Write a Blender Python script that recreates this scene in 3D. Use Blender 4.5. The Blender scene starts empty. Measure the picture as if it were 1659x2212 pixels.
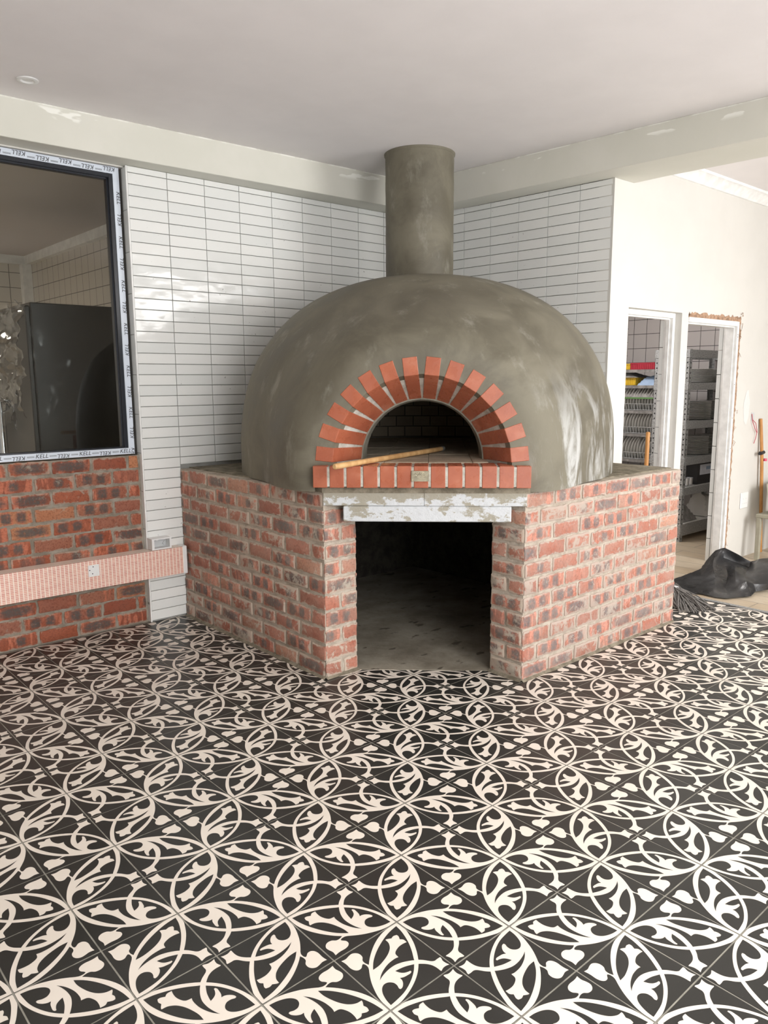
import bpy, bmesh, math, random
from mathutils import Vector, Matrix, noise as mnoise
random.seed(7)
R = math.radians
U = 0.225            # one floor tile is 0.225 m; the plan below is laid out in floor tiles
SQ = math.sqrt(2)
sc = bpy.context.scene
COL = sc.collection

# ------------------------------------------------------------------ camera
cam = bpy.data.cameras.new('camera'); cam.sensor_fit = 'VERTICAL'; cam.sensor_height = 36.0
cam.lens = 1680.32 / 2212 * 36.0; cam.clip_start = 0.05; cam.clip_end = 100
co = bpy.data.objects.new('camera', cam); COL.objects.link(co)
yaw, pitch, roll = R(48.674), R(9.4637), R(-0.3311)
f = Vector((math.cos(yaw)*math.cos(pitch), math.sin(yaw)*math.cos(pitch), -math.sin(pitch)))
r = Vector((math.sin(yaw), -math.cos(yaw), 0)); u = r.cross(f)
r2 = r*math.cos(roll) + u*math.sin(roll); u2 = -r*math.sin(roll) + u*math.cos(roll)
co.matrix_world = Matrix.Translation(Vector((-4.9556, -6.5756, 6.7501))*U) @ Matrix((r2, u2, -f)).transposed().to_4x4()
sc.camera = co

# ------------------------------------------------------------------ world, light, exposure
sc.view_settings.view_transform = 'Standard'; sc.view_settings.look = 'None'
sc.view_settings.exposure = 0.66; sc.view_settings.gamma = 1.0; sc.view_settings.use_curve_mapping = False
w = bpy.data.worlds.new('sky'); sc.world = w; w.use_nodes = True
w.node_tree.nodes['Background'].inputs[0].default_value = (0.97, 0.97, 1.0, 1)
w.node_tree.nodes['Background'].inputs[1].default_value = 2.2

def area(name, loc, target, sx, sy, power, col=(1, 1, 1), spread=180):
    l = bpy.data.lights.new(name, 'AREA'); l.shape = 'RECTANGLE'; l.size = sx*U; l.size_y = sy*U
    l.energy = power; l.color = col; l.spread = R(spread)
    o = bpy.data.objects.new(name, l); COL.objects.link(o)
    o.location = Vector(loc)*U
    o.rotation_euler = (Vector(target)-Vector(loc)).to_track_quat('-Z', 'Z').to_euler()
    return o
DAY = (1.0, 0.975, 0.94)
# daylight through the tall glazing behind and to the right of the viewpoint
for wx, ww, pw in ((1.6, 11.0, 122), (19.1, 9.8, 165)):
    area('window_daylight', (wx, -13.5, 12.0), (wx, 0, 9.0), ww, 15.0, pw, DAY)

area('kitchen_fill', (-6, 24, 12.3), (-6, 24, 0), 3, 3, 36, (1, 0.88, 0.76))  # added fill light that brightens the kitchen, no fixture belongs to it
area('scullery_fill', (22, 12.5, 12.7), (22, 12.5, 0), 3, 3, 24, (1, 0.96, 0.93))  # invented fill to lift the dim scullery behind the doorways

# ------------------------------------------------------------------ node helpers
class NT:
    def __init__(s, name, rough=0.6, metal=0.0, spec=0.5):
        s.m = bpy.data.materials.new(name); s.m.use_nodes = True; s.t = s.m.node_tree
        s.b = s.t.nodes['Principled BSDF']; s.b.inputs['Roughness'].default_value = rough
        s.b.inputs['Metallic'].default_value = metal; s.b.inputs['Specular IOR Level'].default_value = spec
    def n(s, typ, **kw):
        nd = s.t.nodes.new(typ)
        for k, v in kw.items(): setattr(nd, k, v)
        return nd
    def put(s, sock, v):
        if hasattr(v, 'node'): s.t.links.new(v, sock)
        else:
            if isinstance(v, tuple) and len(v) == 3 and sock.type == 'RGBA': v = (*v, 1)
            sock.default_value = v
    def ma(s, op, a, b=0.0, c=0.0, clamp=False):
        nd = s.n('ShaderNodeMath', operation=op, use_clamp=clamp)
        s.put(nd.inputs[0], a); s.put(nd.inputs[1], b); s.put(nd.inputs[2], c); return nd.outputs[0]
    def ss(s, v, a, b, lo=0.0, hi=1.0):
        nd = s.n('ShaderNodeMapRange', interpolation_type='SMOOTHSTEP')
        s.put(nd.inputs[0], v); s.put(nd.inputs[1], a); s.put(nd.inputs[2], b); s.put(nd.inputs[3], lo); s.put(nd.inputs[4], hi)
        return nd.outputs[0]
    def mix(s, fac, a, b, mode='MIX'):
        nd = s.n('ShaderNodeMix', data_type='RGBA', blend_type=mode)
        s.put(nd.inputs[0], fac); s.put(nd.inputs[6], a); s.put(nd.inputs[7], b); return nd.outputs[2]
    def pos(s): return s.n('ShaderNodeNewGeometry').outputs['Position']
    def uv(s): return s.n('ShaderNodeUVMap').outputs[0]
    def xyz(s, v):
        nd = s.n('ShaderNodeSeparateXYZ'); s.put(nd.inputs[0], v); return nd.outputs
    def comb(s, x, y, z):
        nd = s.n('ShaderNodeCombineXYZ'); s.put(nd.inputs[0], x); s.put(nd.inputs[1], y); s.put(nd.inputs[2], z); return nd.outputs[0]
    def scl(s, v, k):
        nd = s.n('ShaderNodeVectorMath', operation='MULTIPLY'); s.put(nd.inputs[0], v); s.put(nd.inputs[1], k); return nd.outputs[0]
    def noise(s, v, scale, detail=4.0, rough=0.55, col=False, dist=0.0):
        nd = s.n('ShaderNodeTexNoise'); s.put(nd.inputs['Vector'], v); nd.inputs['Scale'].default_value = scale
        nd.inputs['Detail'].default_value = detail; nd.inputs['Roughness'].default_value = rough; nd.inputs['Distortion'].default_value = dist
        return nd.outputs[1 if col else 0]
    def bump(s, h, strength=0.3, dist=0.01):
        nd = s.n('ShaderNodeBump'); s.put(nd.inputs['Height'], h); nd.inputs['Strength'].default_value = strength
        nd.inputs['Distance'].default_value = dist; s.t.links.new(nd.outputs[0], s.b.inputs['Normal'])
    def attr(s, name):
        nd = s.n('ShaderNodeAttribute'); nd.attribute_name = name; return nd.outputs
    def col(s, v): s.put(s.b.inputs['Base Color'], v); return s
    def rough(s, v): s.put(s.b.inputs['Roughness'], v)

def plain(name, col, rough=0.6, metal=0.0, var=0.08, scale=14.0, bump=0.0, bscale=60.0, spec=0.5):
    k = NT(name, rough, metal, spec); p = k.pos()
    n = k.ss(k.noise(p, scale), 0.3, 0.7)
    lo = tuple(c*(1-var) for c in col); hi = tuple(min(1, c*(1+var)) for c in col)
    k.col(k.mix(n, lo, hi))
    if bump: k.bump(k.noise(p, bscale, 5), bump, 0.004)
    return k.m

M = {}
M['ceiling'] = plain('ceiling_paint', (0.82, 0.79, 0.785), 0.85, var=0.02, scale=3, bump=0.05, bscale=20)
M['white_wall'] = plain('white_wall_paint', (0.64, 0.625, 0.585), 0.7, var=0.02, scale=4, bump=0.06, bscale=18)
def beam_mat():
    k = NT('beam_plaster', 0.6); p = k.pos(); z = k.xyz(p)[2]
    n = k.noise(k.scl(p, (1.0, 1.0, 3.0)), 4.5, 3, 0.45)
    band = k.ma('MULTIPLY', k.ss(z, 12.93*U, 13.05*U), k.ss(z, 13.24*U, 13.18*U))
    patch = k.ma('MULTIPLY', k.ss(n, 0.66, 0.69), band)
    line = k.ma('MULTIPLY', k.ss(z, 13.22*U, 13.25*U), k.ss(k.noise(p, 9), 0.42, 0.6))
    c = k.mix(k.ss(k.noise(p, 3), .35, .7), (0.66, 0.655, 0.58), (0.70, 0.69, 0.62))
    k.col(k.mix(k.ma('MAXIMUM', patch, line), c, (0.86, 0.86, 0.80))); k.bump(k.noise(p, 25), .08, .003); return k.m
M['beam'] = beam_mat()
def tile_mat(name, a, b, wav=0.25):
    k = NT(name, 0.14, spec=0.55); p = k.pos(); at = k.attr('bk')[0]; rr = k.xyz(at)
    c = k.mix(rr[0], a, b)
    sp = k.ma('MULTIPLY', k.ss(k.noise(p, 55, 3, .6), .68, .73), k.ss(k.noise(p, 4, 2), .5, .62))
    k.col(k.mix(sp, c, (0.30, 0.30, 0.28)))
    k.bump(k.noise(k.scl(p, (1, 1, 1.6)), 9, 2, 0.4), wav, 0.012); return k.m
M['tile'] = tile_mat('glazed_white_tile', (0.76, 0.775, 0.755), (0.83, 0.835, 0.81))
M['grout'] = plain('grey_grout', (0.32, 0.32, 0.30), 0.9, var=.15)
M['trimwhite'] = plain('white_trim', (0.82, 0.82, 0.80), 0.4)

def brick_mat(name, tones, dark, smear, smearcol, smin=0.5, gloss=0.75, wash=0.0):
    k = NT(name, gloss, spec=0.3); p = k.pos(); uv = k.xyz(k.uv()); a = k.xyz(k.attr('bk')[0])
    uu, vv = uv[0], uv[1]; t, ty, sd = a[0], a[1], a[2]
    ramp = k.n('ShaderNodeValToRGB'); k.put(ramp.inputs[0], t); cr = ramp.color_ramp
    while len(cr.elements) < len(tones): cr.elements.new(0.5)
    for i, (pp, cc) in enumerate(tones): cr.elements[i].position = pp; cr.elements[i].color = (*cc, 1)
    base = ramp.outputs[0]
    off = k.ma('MULTIPLY', sd, 57.0)
    lv = k.comb(k.ma('ADD', uu, off), vv, off)
    # vertical firing stripes
    st = k.noise(k.scl(k.comb(k.ma('ADD', uu, off), vv, off), (7.0, 0.6, 1.0)), 1.0, 2, 0.5)
    stm = k.ma('MULTIPLY', k.ss(st, 0.50, 0.60), k.ss(ty, .22, .30))
    base = k.mix(k.ma('MULTIPLY', stm, 0.75), base, tuple(min(1, c*1.45+.03) for c in tones[1][1]))
    wob = k.ma('MULTIPLY', k.ma('SUBTRACT', k.noise(lv, 6, 3), 0.5), 0.6)
    def spot(uc, wd, hv):
        du = k.ma('DIVIDE', k.ma('ABSOLUTE', k.ma('SUBTRACT', uu, uc)), wd)
        dv = k.ma('DIVIDE', k.ma('ABSOLUTE', k.ma('SUBTRACT', vv, 0.5)), hv)
        d = k.ma('ADD', k.ma('POWER', k.ma('ADD', k.ma('POWER', du, 4.0), k.ma('POWER', dv, 4.0)), 0.25), wob)
        return k.ss(d, 1.15, 0.55)
    sh = k.ma('MULTIPLY', k.ma('SUBTRACT', sd, 0.5), 0.12)
    s2 = k.ma('MAXIMUM', spot(k.ma('ADD', sh, 0.29), 0.155, 0.46), spot(k.ma('ADD', sh, 0.68), 0.14, 0.44))
    s1 = spot(k.ma('ADD', sh, 0.55), 0.14, 0.40)
    s0 = spot(0.5, 0.46, 0.42)
    w2 = k.ma('MULTIPLY', k.ss(ty, .27, .28), k.ss(ty, .60, .59)); w1 = k.ma('MULTIPLY', k.ss(ty, .59, .60), k.ss(ty, .80, .79)); w0 = k.ss(ty, .84, .85)
    dm = k.ma('ADD', k.ma('ADD', k.ma('MULTIPLY', s2, w2), k.ma('MULTIPLY', s1, w1)), k.ma('MULTIPLY', s0, w0), clamp=True)
    dm = k.ma('MULTIPLY', dm, k.ss(k.noise(p, 60, 4), .25, .55, .55, .95))
    base = k.mix(dm, base, dark)
    base = k.mix(k.ss(k.noise(p, 90, 5, .7), .42, .8), base, tuple(c*.6 for c in tones[0][1]))
    # mortar wiped and smeared over the brick faces, thicker at their edges
    eu = k.ma('SUBTRACT', .5, k.ma('ABSOLUTE', k.ma('SUBTRACT', uu, .5))); ev = k.ma('SUBTRACT', .5, k.ma('ABSOLUTE', k.ma('SUBTRACT', vv, .5)))
    ed = k.ma('MINIMUM', k.ma('MULTIPLY', eu, 2.6), ev)
    edge = k.ma('MULTIPLY', k.ss(ed, .20, .02), .16)
    big = k.ma('MULTIPLY', k.ma('SUBTRACT', k.noise(p, 2.6, 3), .5), .35)
    dr = k.ma('MULTIPLY', k.ma('SUBTRACT', sd, .5), .14)
    nn = k.ma('ADD', k.ma('ADD', k.ma('ADD', k.noise(p, 17, 9, .74, dist=.6), edge), big), dr)
    sm = k.ma('MULTIPLY', k.ss(nn, smin, smin+.15), smear)
    sm = k.ma('MAXIMUM', sm, k.ma('MULTIPLY', wash, k.ss(k.noise(p, 9, 6, .7), .25, .65)))
    k.col(k.mix(sm, base, smearcol)); k.bump(k.ma('ADD', k.noise(p, 70, 6, .65), k.ma('MULTIPLY', sm, .5)), .5, .004); return k.m
T1 = [(0.0, (0.25, 0.065, 0.035)), (0.45, (0.38, 0.105, 0.05)), (0.75, (0.30, 0.11, 0.07)), (1.0, (0.50, 0.21, 0.10))]
T2 = [(0.0, (0.32, 0.105, 0.07)), (0.45, (0.44, 0.15, 0.095)), (0.8, (0.36, 0.15, 0.105)), (1.0, (0.50, 0.24, 0.155))]
M['brick_wall'] = brick_mat('red_stock_brick', T1, (0.075, 0.073, 0.068), .7, (0.40, 0.35, 0.28), .60, wash=.06)
M['brick_base'] = brick_mat('mortar_smeared_brick', T2, (0.10, 0.098, 0.098), .85, (0.50, 0.44, 0.36), .50, wash=.24)
M['brick_pale'] = brick_mat('limewashed_lit_brick', T2, (0.11, 0.11, 0.115), .88, (0.43, 0.365, 0.31), .49, wash=.34)  # heavier mortar wash, plus paleness painted in for strong light on this side
def mortar_mat(name, a, b):
    k = NT(name, .92, spec=.2); p = k.pos()
    k.col(k.mix(k.ss(k.noise(p, 12, 6, .7), .35, .65), a, b)); k.bump(k.noise(p, 45, 8, .7), .9, .008); return k.m
M['mortar_wall'] = mortar_mat('dull_mortar', (0.24, 0.205, 0.16), (0.38, 0.34, 0.28))
M['mortar_base'] = mortar_mat('pale_mortar', (0.37, 0.315, 0.255), (0.53, 0.465, 0.39))
M['slab'] = mortar_mat('rough_slab_cement', (0.15, 0.13, 0.095), (0.30, 0.265, 0.20))
def render_mat():
    k = NT('cement_render', .62, spec=.4); p = k.pos(); q = k.xyz(p)
    n1 = k.noise(p, 2.6, 6, .62, dist=.6); n2 = k.noise(k.scl(p, (1, 1, .45)), 7, 8, .7)
    c = k.mix(k.ss(n1, .35, .68), (0.108, 0.096, 0.068), (0.183, 0.167, 0.123))
    c = k.mix(k.ma('MULTIPLY', k.ss(n2, .54, .74), .55), c, (0.31, 0.30, 0.25))
    # dried lime bloom low on the right flank of the dome
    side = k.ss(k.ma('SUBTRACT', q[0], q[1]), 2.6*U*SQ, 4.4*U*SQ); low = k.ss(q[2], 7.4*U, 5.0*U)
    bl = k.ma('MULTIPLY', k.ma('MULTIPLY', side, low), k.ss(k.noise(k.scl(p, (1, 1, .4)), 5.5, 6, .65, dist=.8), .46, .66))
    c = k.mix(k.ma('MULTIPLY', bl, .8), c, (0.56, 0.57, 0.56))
    k.col(c); k.rough(k.ss(n1, .3, .7, .48, .72)); k.bump(k.ma('ADD', k.noise(p, 5, 5, .6), k.ma('MULTIPLY', k.noise(p, 60, 5), .12)), .35, .012); return k.m
M['render'] = render_mat()
def terracotta():
    k = NT('smooth_red_clay', .36, spec=.5); p = k.pos()
    c = k.mix(k.ss(k.noise(p, 9, 4), .35, .7), (0.35, 0.100, 0.052), (0.42, 0.130, 0.068))
    c = k.mix(k.ma('MULTIPLY', k.ss(k.noise(p, 9, 3, .5), .60, .70), .18), c, (0.55, 0.28, 0.20))
    k.col(c); k.rough(k.ss(k.noise(p, 20), .4, .65, .26, .42)); k.bump(k.noise(p, 12), .03, .002); return k.m
M['clay'] = terracotta()
M['joint'] = mortar_mat('pale_joint', (0.42, 0.40, 0.34), (0.62, 0.60, 0.54))
M['joint_dark'] = mortar_mat('grey_joint', (0.19, 0.185, 0.15), (0.27, 0.26, 0.21))
def lintel_mat():
    k = NT('whitewashed_concrete', .8, spec=.3); p = k.pos(); z = k.xyz(p)[2]
    n = k.noise(k.scl(p, (1, 1, 1.6)), 10, 8, .7)
    h = k.ss(z, 4.36*U, 4.10*U, -.10, .09)
    n = k.ma('ADD', n, k.ma('MULTIPLY', k.ma('SUBTRACT', k.noise(p, 3.5, 3), .5), .5))
    c = k.mix(k.ss(n, k.ma('SUBTRACT', .50, h), k.ma('SUBTRACT', .56, h)), (0.36, 0.335, 0.27), (0.60, 0.62, 0.635))
    c = k.mix(k.ma('MULTIPLY', k.ss(k.noise(p, 40, 6, .7), .5, .75), .35), c, (0.42, 0.43, 0.42))
    k.col(c); k.bump(k.noise(p, 35, 8, .7), .8, .008); return k.m
M['lintel'] = lintel_mat()
def firebrick():
    k = NT('firebrick_lining', .9, spec=.2); p = k.pos(); b = k.n('ShaderNodeTexBrick')
    k.put(b.inputs['Vector'], k.uv()); b.offset = .5; b.inputs['Scale'].default_value = 1.0
    b.inputs['Brick Width'].default_value = .56; b.inputs['Row Height'].default_value = .34; b.inputs['Mortar Size'].default_value = .018
    b.inputs['Color1'].default_value = (.42, .35, .25, 1); b.inputs['Color2'].default_value = (.30, .25, .18, 1); b.inputs['Mortar'].default_value = (.035, .03, .025, 1)
    k.col(k.mix(k.ma('MULTIPLY', k.noise(p, 20), .5), b.outputs[0], (.25, .21, .16))); k.bump(k.ma('SUBTRACT', 1.0, b.outputs[1]), .6, .01); return k.m
M['firebrick'] = firebrick()
M['hearth'] = mortar_mat('firebrick_hearth', (0.40, 0.34, 0.25), (0.50, 0.43, 0.33))
def cement_floor():
    k = NT('stained_cement_floor', .8, spec=.3); p = k.pos()
    c = k.mix(k.ss(k.noise(p, 3.5, 8, .65), .3, .7), (0.19, 0.165, 0.125), (0.34, 0.31, 0.25))
    c = k.mix(k.ma('MULTIPLY', k.ss(k.noise(k.scl(p, (1, 1.8, 1)), 7, 3, .5), .62, .68), .8), c, (0.07, 0.055, 0.04))
    k.col(c); k.bump(k.noise(p, 30, 8), .4, .006); return k.m
M['cement_floor'] = cement_floor()
M['void_shade'] = mortar_mat('void_shade_cement', (0.035, 0.031, 0.026), (0.07, 0.062, 0.05))  # near-black tone stands in for the deep shade inside the base
def ftile(name, a, b, rg):
    k = NT(name, rg, spec=.5); p = k.pos()
    c = k.mix(k.ss(k.noise(p, 2.2, 4), .3, .7), a, b)
    if a[0] < .1: c = k.mix(k.ma('MULTIPLY', k.ss(k.noise(p, 420, 2, .6), .70, .74), .5), c, (0.16, 0.15, 0.12))
    k.col(c); k.rough(k.ss(k.noise(p, 5, 3), .3, .7, rg-.05, rg+.07)); return k.m
M['ink'] = ftile('charcoal_floor_tile', (0.020, 0.0195, 0.0175), (0.029, 0.028, 0.025), .36)
M['cream'] = ftile('cream_floor_inlay', (0.74, 0.67, 0.585), (0.79, 0.72, 0.635), .38)
M['fgrout'] = plain('floor_grout', (0.27, 0.255, 0.215), .9, var=.25, scale=20)
M['steel'] = plain('galvanised_steel', (0.40, 0.41, 0.41), .45, .6, var=.3, scale=90)
M['black'] = plain('black_plastic', (0.015, 0.015, 0.016), .3)
M['frame'] = plain('dark_window_frame', (0.012, 0.015, 0.022), .3, var=.05)
M['tape'] = plain('white_tape_film', (0.66, 0.72, 0.80), .35, var=.02)
M['ink_print'] = plain('black_print', (0.012, 0.012, 0.015), .5, var=0)
M['white_plastic'] = plain('white_plastic', (0.80, 0.80, 0.79), .35, var=.01)
M['grey_plastic'] = plain('pale_grey_plastic', (0.55, 0.56, 0.56), .45, var=.05)
M['hole'] = plain('dark_hole', (0.01, 0.01, 0.01), .8, var=0)
M['plate'] = plain('white_china', (0.66, 0.65, 0.62), .2, var=.02)
M['fridge'] = plain('black_fridge_metal', (0.022, 0.020, 0.018), .34, var=.1, spec=.5)
M['chrome'] = plain('chrome', (0.75, 0.76, 0.78), .15, 1.0, var=.02)
M['brass'] = plain('antique_brass', (0.42, 0.38, 0.28), .38, .75, var=.25, scale=60)
M['yellow'] = plain('yellow_plastic', (0.62, 0.40, 0.02), .4)
M['red'] = plain('red_plastic', (0.38, 0.02, 0.04), .4)
M['blue'] = plain('pale_blue_plastic', (0.30, 0.40, 0.55), .4)
M['cardw'] = plain('white_carton', (0.62, 0.65, 0.72), .6)
M['green'] = plain('green_cloth', (0.10, 0.22, 0.07), .8)
M['greycloth'] = plain('grey_crumpled_cloth', (0.22, 0.21, 0.20), .8, var=.3, scale=20)
M['pink'] = plain('pink_plastic', (0.65, 0.08, 0.16), .4)
M['rust'] = plain('raw_brown_plaster', (0.36, 0.23, 0.15), .95, var=.35, scale=30, bump=.8)
M['mopcord'] = plain('grey_mop_cord', (0.17, 0.16, 0.15), .9, var=.3, scale=60)
M['beige'] = plain('olive_beige_metal', (0.33, 0.31, 0.24), .5)
M['patch'] = plain('fresh_white_filler', (0.68, 0.68, 0.66), .7, var=.01)
M['wire'] = plain('red_wire', (0.45, 0.05, 0.08), .5)
def wood(name, a, b, sx=(1, 1, 14), rg=.45):
    k = NT(name, rg); p = k.pos()
    k.col(k.mix(k.ss(k.noise(k.scl(p, sx), 9, 5, .6), .35, .7), a, b)); return k.m
M['pole'] = wood('pale_turned_wood', (0.50, 0.29, 0.12), (0.66, 0.43, 0.20), (3, 3, 1))
M['pole2'] = wood('orange_varnished_wood', (0.42, 0.19, 0.05), (0.55, 0.27, 0.08), (3, 3, 1))
def planks():
    k = NT('wood_plank_tiles', .35); p = k.pos(); b = k.n('ShaderNodeTexBrick')
    k.put(b.inputs['Vector'], k.comb(k.ma('DIVIDE', k.xyz(p)[1], U), k.ma('DIVIDE', k.xyz(p)[0], U), 0.0)); b.offset = .4
    b.inputs['Scale'].default_value = 1; b.inputs['Brick Width'].default_value = 5.3; b.inputs['Row Height'].default_value = .9; b.inputs['Mortar Size'].default_value = .02
    b.inputs['Color1'].default_value = (.50, .40, .28, 1); b.inputs['Color2'].default_value = (.56, .48, .37, 1); b.inputs['Mortar'].default_value = (.25, .22, .18, 1)
    k.col(k.mix(k.ma('MULTIPLY', k.ss(k.noise(k.scl(p, (6, 1, 1)), 8, 5), .4, .7), .4), b.outputs[0], (.38, .29, .19))); return k.m
M['planks'] = planks()
def trunk_mat():
    k = NT('pink_grid_film', .4); q = k.xyz(k.uv())
    cx = k.ma('ABSOLUTE', k.ma('SUBTRACT', k.ma('FRACT', q[0]), .5)); cy = k.ma('ABSOLUTE', k.ma('SUBTRACT', k.ma('FRACT', q[1]), .5))
    m1 = k.ma('MULTIPLY', k.ss(cx, .40, .36), k.ss(cy, .42, .32))
    rr = k.noise(k.comb(k.ma('FLOOR', q[0]), k.ma('FLOOR', q[1]), 0.0), 3.7, 1)
    c = k.mix(k.ss(rr, .35, .65), (.66, .30, .24), (.76, .42, .33))
    k.col(k.mix(m1, (.88, .76, .66), c)); return k.m
M['trunk'] = trunk_mat()
def sheet_mat():
    k = NT('black_plastic_sheet', .28, spec=.6); p = k.pos()
    k.col(k.mix(k.ma('MULTIPLY', k.ss(k.noise(p, 14, 6, .7), .5, .75), .8), (0.016, 0.016, 0.017), (0.07, 0.068, 0.065)))
    k.rough(k.ss(k.noise(p, 6), .3, .7, .22, .5)); k.bump(k.noise(p, 18, 4, .6), .4, .01); return k.m
M['sheet'] = sheet_mat()
def clear_mat(name, tint, amt, rg):
    m = bpy.data.materials.new(name); m.use_nodes = True; t = m.node_tree; t.nodes.clear()
    o = t.nodes.new('ShaderNodeOutputMaterial'); mx = t.nodes.new('ShaderNodeMixShader')
    tr = t.nodes.new('ShaderNodeBsdfTransparent'); tr.inputs[0].default_value = (*tint, 1)
    gl = t.nodes.new('ShaderNodeBsdfGlossy'); gl.inputs['Roughness'].default_value = rg
    fr = t.nodes.new('ShaderNodeLayerWeight'); fr.inputs[0].default_value = .5
    pw = t.nodes.new('ShaderNodeMath'); pw.operation = 'POWER'; pw.inputs[1].default_value = 5.0; t.links.new(fr.outputs['Facing'], pw.inputs[0])
    ad = t.nodes.new('ShaderNodeMath'); ad.operation = 'ADD'; ad.use_clamp = True; ad.inputs[1].default_value = amt+.03
    t.links.new(pw.outputs[0], ad.inputs[0]); t.links.new(ad.outputs[0], mx.inputs[0])
    t.links.new(tr.outputs[0], mx.inputs[1]); t.links.new(gl.outputs[0], mx.inputs[2]); t.links.new(mx.outputs[0], o.inputs[0]); return m
M['glass'] = clear_mat('window_glass', (.95, .97, .96), 0.0, .02)
M['cling'] = clear_mat('clear_wrap', (.92, .92, .92), .16, .12); M['film'] = clear_mat('thin_clear_film', (.96, .96, .96), -.015, .14)

# ------------------------------------------------------------------ mesh helpers (coordinates in floor tiles)
class MB:
    def __init__(s): s.v = []; s.f = []; s.mi = []; s.uv = []; s.c = []; s.mats = []
    def mat(s, key):
        if key not in s.mats: s.mats.append(key)
        return s.mats.index(key)
    def face(s, pts, key, uvs=None, col=(0, 0, 0)):
        b = len(s.v); s.v += [tuple(p) for p in pts]; s.f.append(tuple(range(b, b+len(pts)))); s.mi.append(s.mat(key))
        s.uv.append(uvs or [(0, 0)]*len(pts)); s.c.append(col)
    def raw(s, verts, faces, key, col=(0, 0, 0), uvs=None):
        b = len(s.v); s.v += [tuple(p) for p in verts]; m = s.mat(key)
        for fc in faces:
            s.f.append(tuple(i+b for i in fc)); s.mi.append(m); s.c.append(col)
            s.uv.append([uvs[i] for i in fc] if uvs else [(0, 0)]*len(fc))
    def prism(s, poly, z0, z1, key, col=(0, 0, 0)):          # poly counter-clockwise in plan
        n = len(poly); vs = [(x, y, z0) for x, y in poly] + [(x, y, z1) for x, y in poly]
        fs = [tuple(range(n))[::-1], tuple(range(n, 2*n))] + [(i, (i+1) % n, n+(i+1) % n, n+i) for i in range(n)]
        s.raw(vs, fs, key, col)
    def box(s, a, b, key, col=(0, 0, 0)):
        (x0, y0, z0), (x1, y1, z1) = a, b
        x0, x1 = min(x0, x1), max(x0, x1); y0, y1 = min(y0, y1), max(y0, y1); z0, z1 = min(z0, z1), max(z0, z1)
        s.prism([(x0, y0), (x1, y0), (x1, y1), (x0, y1)], z0, z1, key, col)
    def obox(s, o, ax, ay, az, key, col=(0, 0, 0)):          # box from corner o with edge vectors
        o, ax, ay, az = map(Vector, (o, ax, ay, az)); vs = [o, o+ax, o+ax+ay, o+ay, o+az, o+ax+az, o+ax+ay+az, o+ay+az]
        fs = [(0, 3, 2, 1), (4, 5, 6, 7), (0, 1, 5, 4), (1, 2, 6, 5), (2, 3, 7, 6), (3, 0, 4, 7)]
        if ax.cross(ay).dot(az) < 0: fs = [x[::-1] for x in fs]
        s.raw(vs, fs, key, col)
    def tube(s, pts, rad, key, n=10, caps=True):
        pts = [Vector(p) for p in pts]; k = len(pts); rr = rad if isinstance(rad, (list, tuple)) else [rad]*k; vs = []
        for i, p in enumerate(pts):
            d = (pts[min(i+1, k-1)]-pts[max(i-1, 0)]).normalized()
            a = d.orthogonal().normalized() if i == 0 else (a - d*a.dot(d)).normalized()
            b = d.cross(a)
            vs += [p+(a*math.cos(2*math.pi*j/n)+b*math.sin(2*math.pi*j/n))*rr[i] for j in range(n)]
        fs = [(i*n+j, i*n+(j+1) % n, (i+1)*n+(j+1) % n, (i+1)*n+j) for i in range(k-1) for j in range(n)]
        if caps: fs += [tuple(range(n))[::-1], tuple(range((k-1)*n, k*n))]
        s.raw(vs, fs, key)
    def lathe(s, prof, o, key, n=32, uvscale=None):          # prof: (radius, z) from bottom to top outside
        o = Vector(o); k = len(prof)
        vs = [o+Vector((r_*math.cos(2*math.pi*j/n), r_*math.sin(2*math.pi*j/n), z)) for r_, z in prof for j in range(n)]
        fs = [(i*n+j, i*n+(j+1) % n, (i+1)*n+(j+1) % n, (i+1)*n+j) for i in range(k-1) for j in range(n)]
        s.raw(vs, fs, key)
    def build(s, name, parent=None, bevel=0.0, smooth=None, seg=1, merge=False):
        me = bpy.data.meshes.new(name)
        off = Vector(parent['_loc']) if parent is not None else Vector((0, 0, 0))
        me.from_pydata([tuple((Vector(p)-off)*U) for p in s.v], [], s.f)
        for k in s.mats: me.materials.append(M[k])
        me.polygons.foreach_set('material_index', s.mi)
        uvl = me.uv_layers.new(name='UVMap'); flat = [c for l in s.uv for uvp in l for c in uvp]; uvl.data.foreach_set('uv', flat)
        at = me.attributes.new('bk', 'FLOAT_COLOR', 'CORNER'); cf = []
        for l, c in zip(s.uv, s.c): cf += [c[0], c[1], c[2], 1.0]*len(l)
        at.data.foreach_set('color', cf)
        if bevel or merge:
            bm = bmesh.new(); bm.from_mesh(me); bmesh.ops.remove_doubles(bm, verts=bm.verts, dist=1e-5)
            if bevel:
                ed = [e for e in bm.edges if len(e.link_faces) == 2 and e.calc_face_angle(0) > R(35)]
                bmesh.ops.bevel(bm, geom=ed, offset=bevel*U, segments=seg, affect='EDGES', clamp_overlap=True)
            bm.to_mesh(me); bm.free()
        if smooth is not None:
            me.polygons.foreach_set('use_smooth', [True]*len(me.polygons)); me.set_sharp_from_angle(angle=R(smooth))
        me.update()
        o = bpy.data.objects.new(name, me); COL.objects.link(o)
        if parent is not None:
            o.parent = parent
        return o
def tag(o, label=None, cat=None, group=None, kind=None):
    if label: o['label'] = label
    if cat: o['category'] = cat
    if group: o['group'] = group
    if kind: o['kind'] = kind
    return o
def empty(name, loc, label=None, cat=None, group=None):
    o = bpy.data.objects.new(name, None); COL.objects.link(o); o.location = Vector(loc)*U; o['_loc'] = tuple(map(float, loc)); o.empty_display_size = .05
    return tag(o, label, cat, group)
def struct(mb, name, **k): return tag(mb.build(name, **k), kind='structure')
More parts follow.
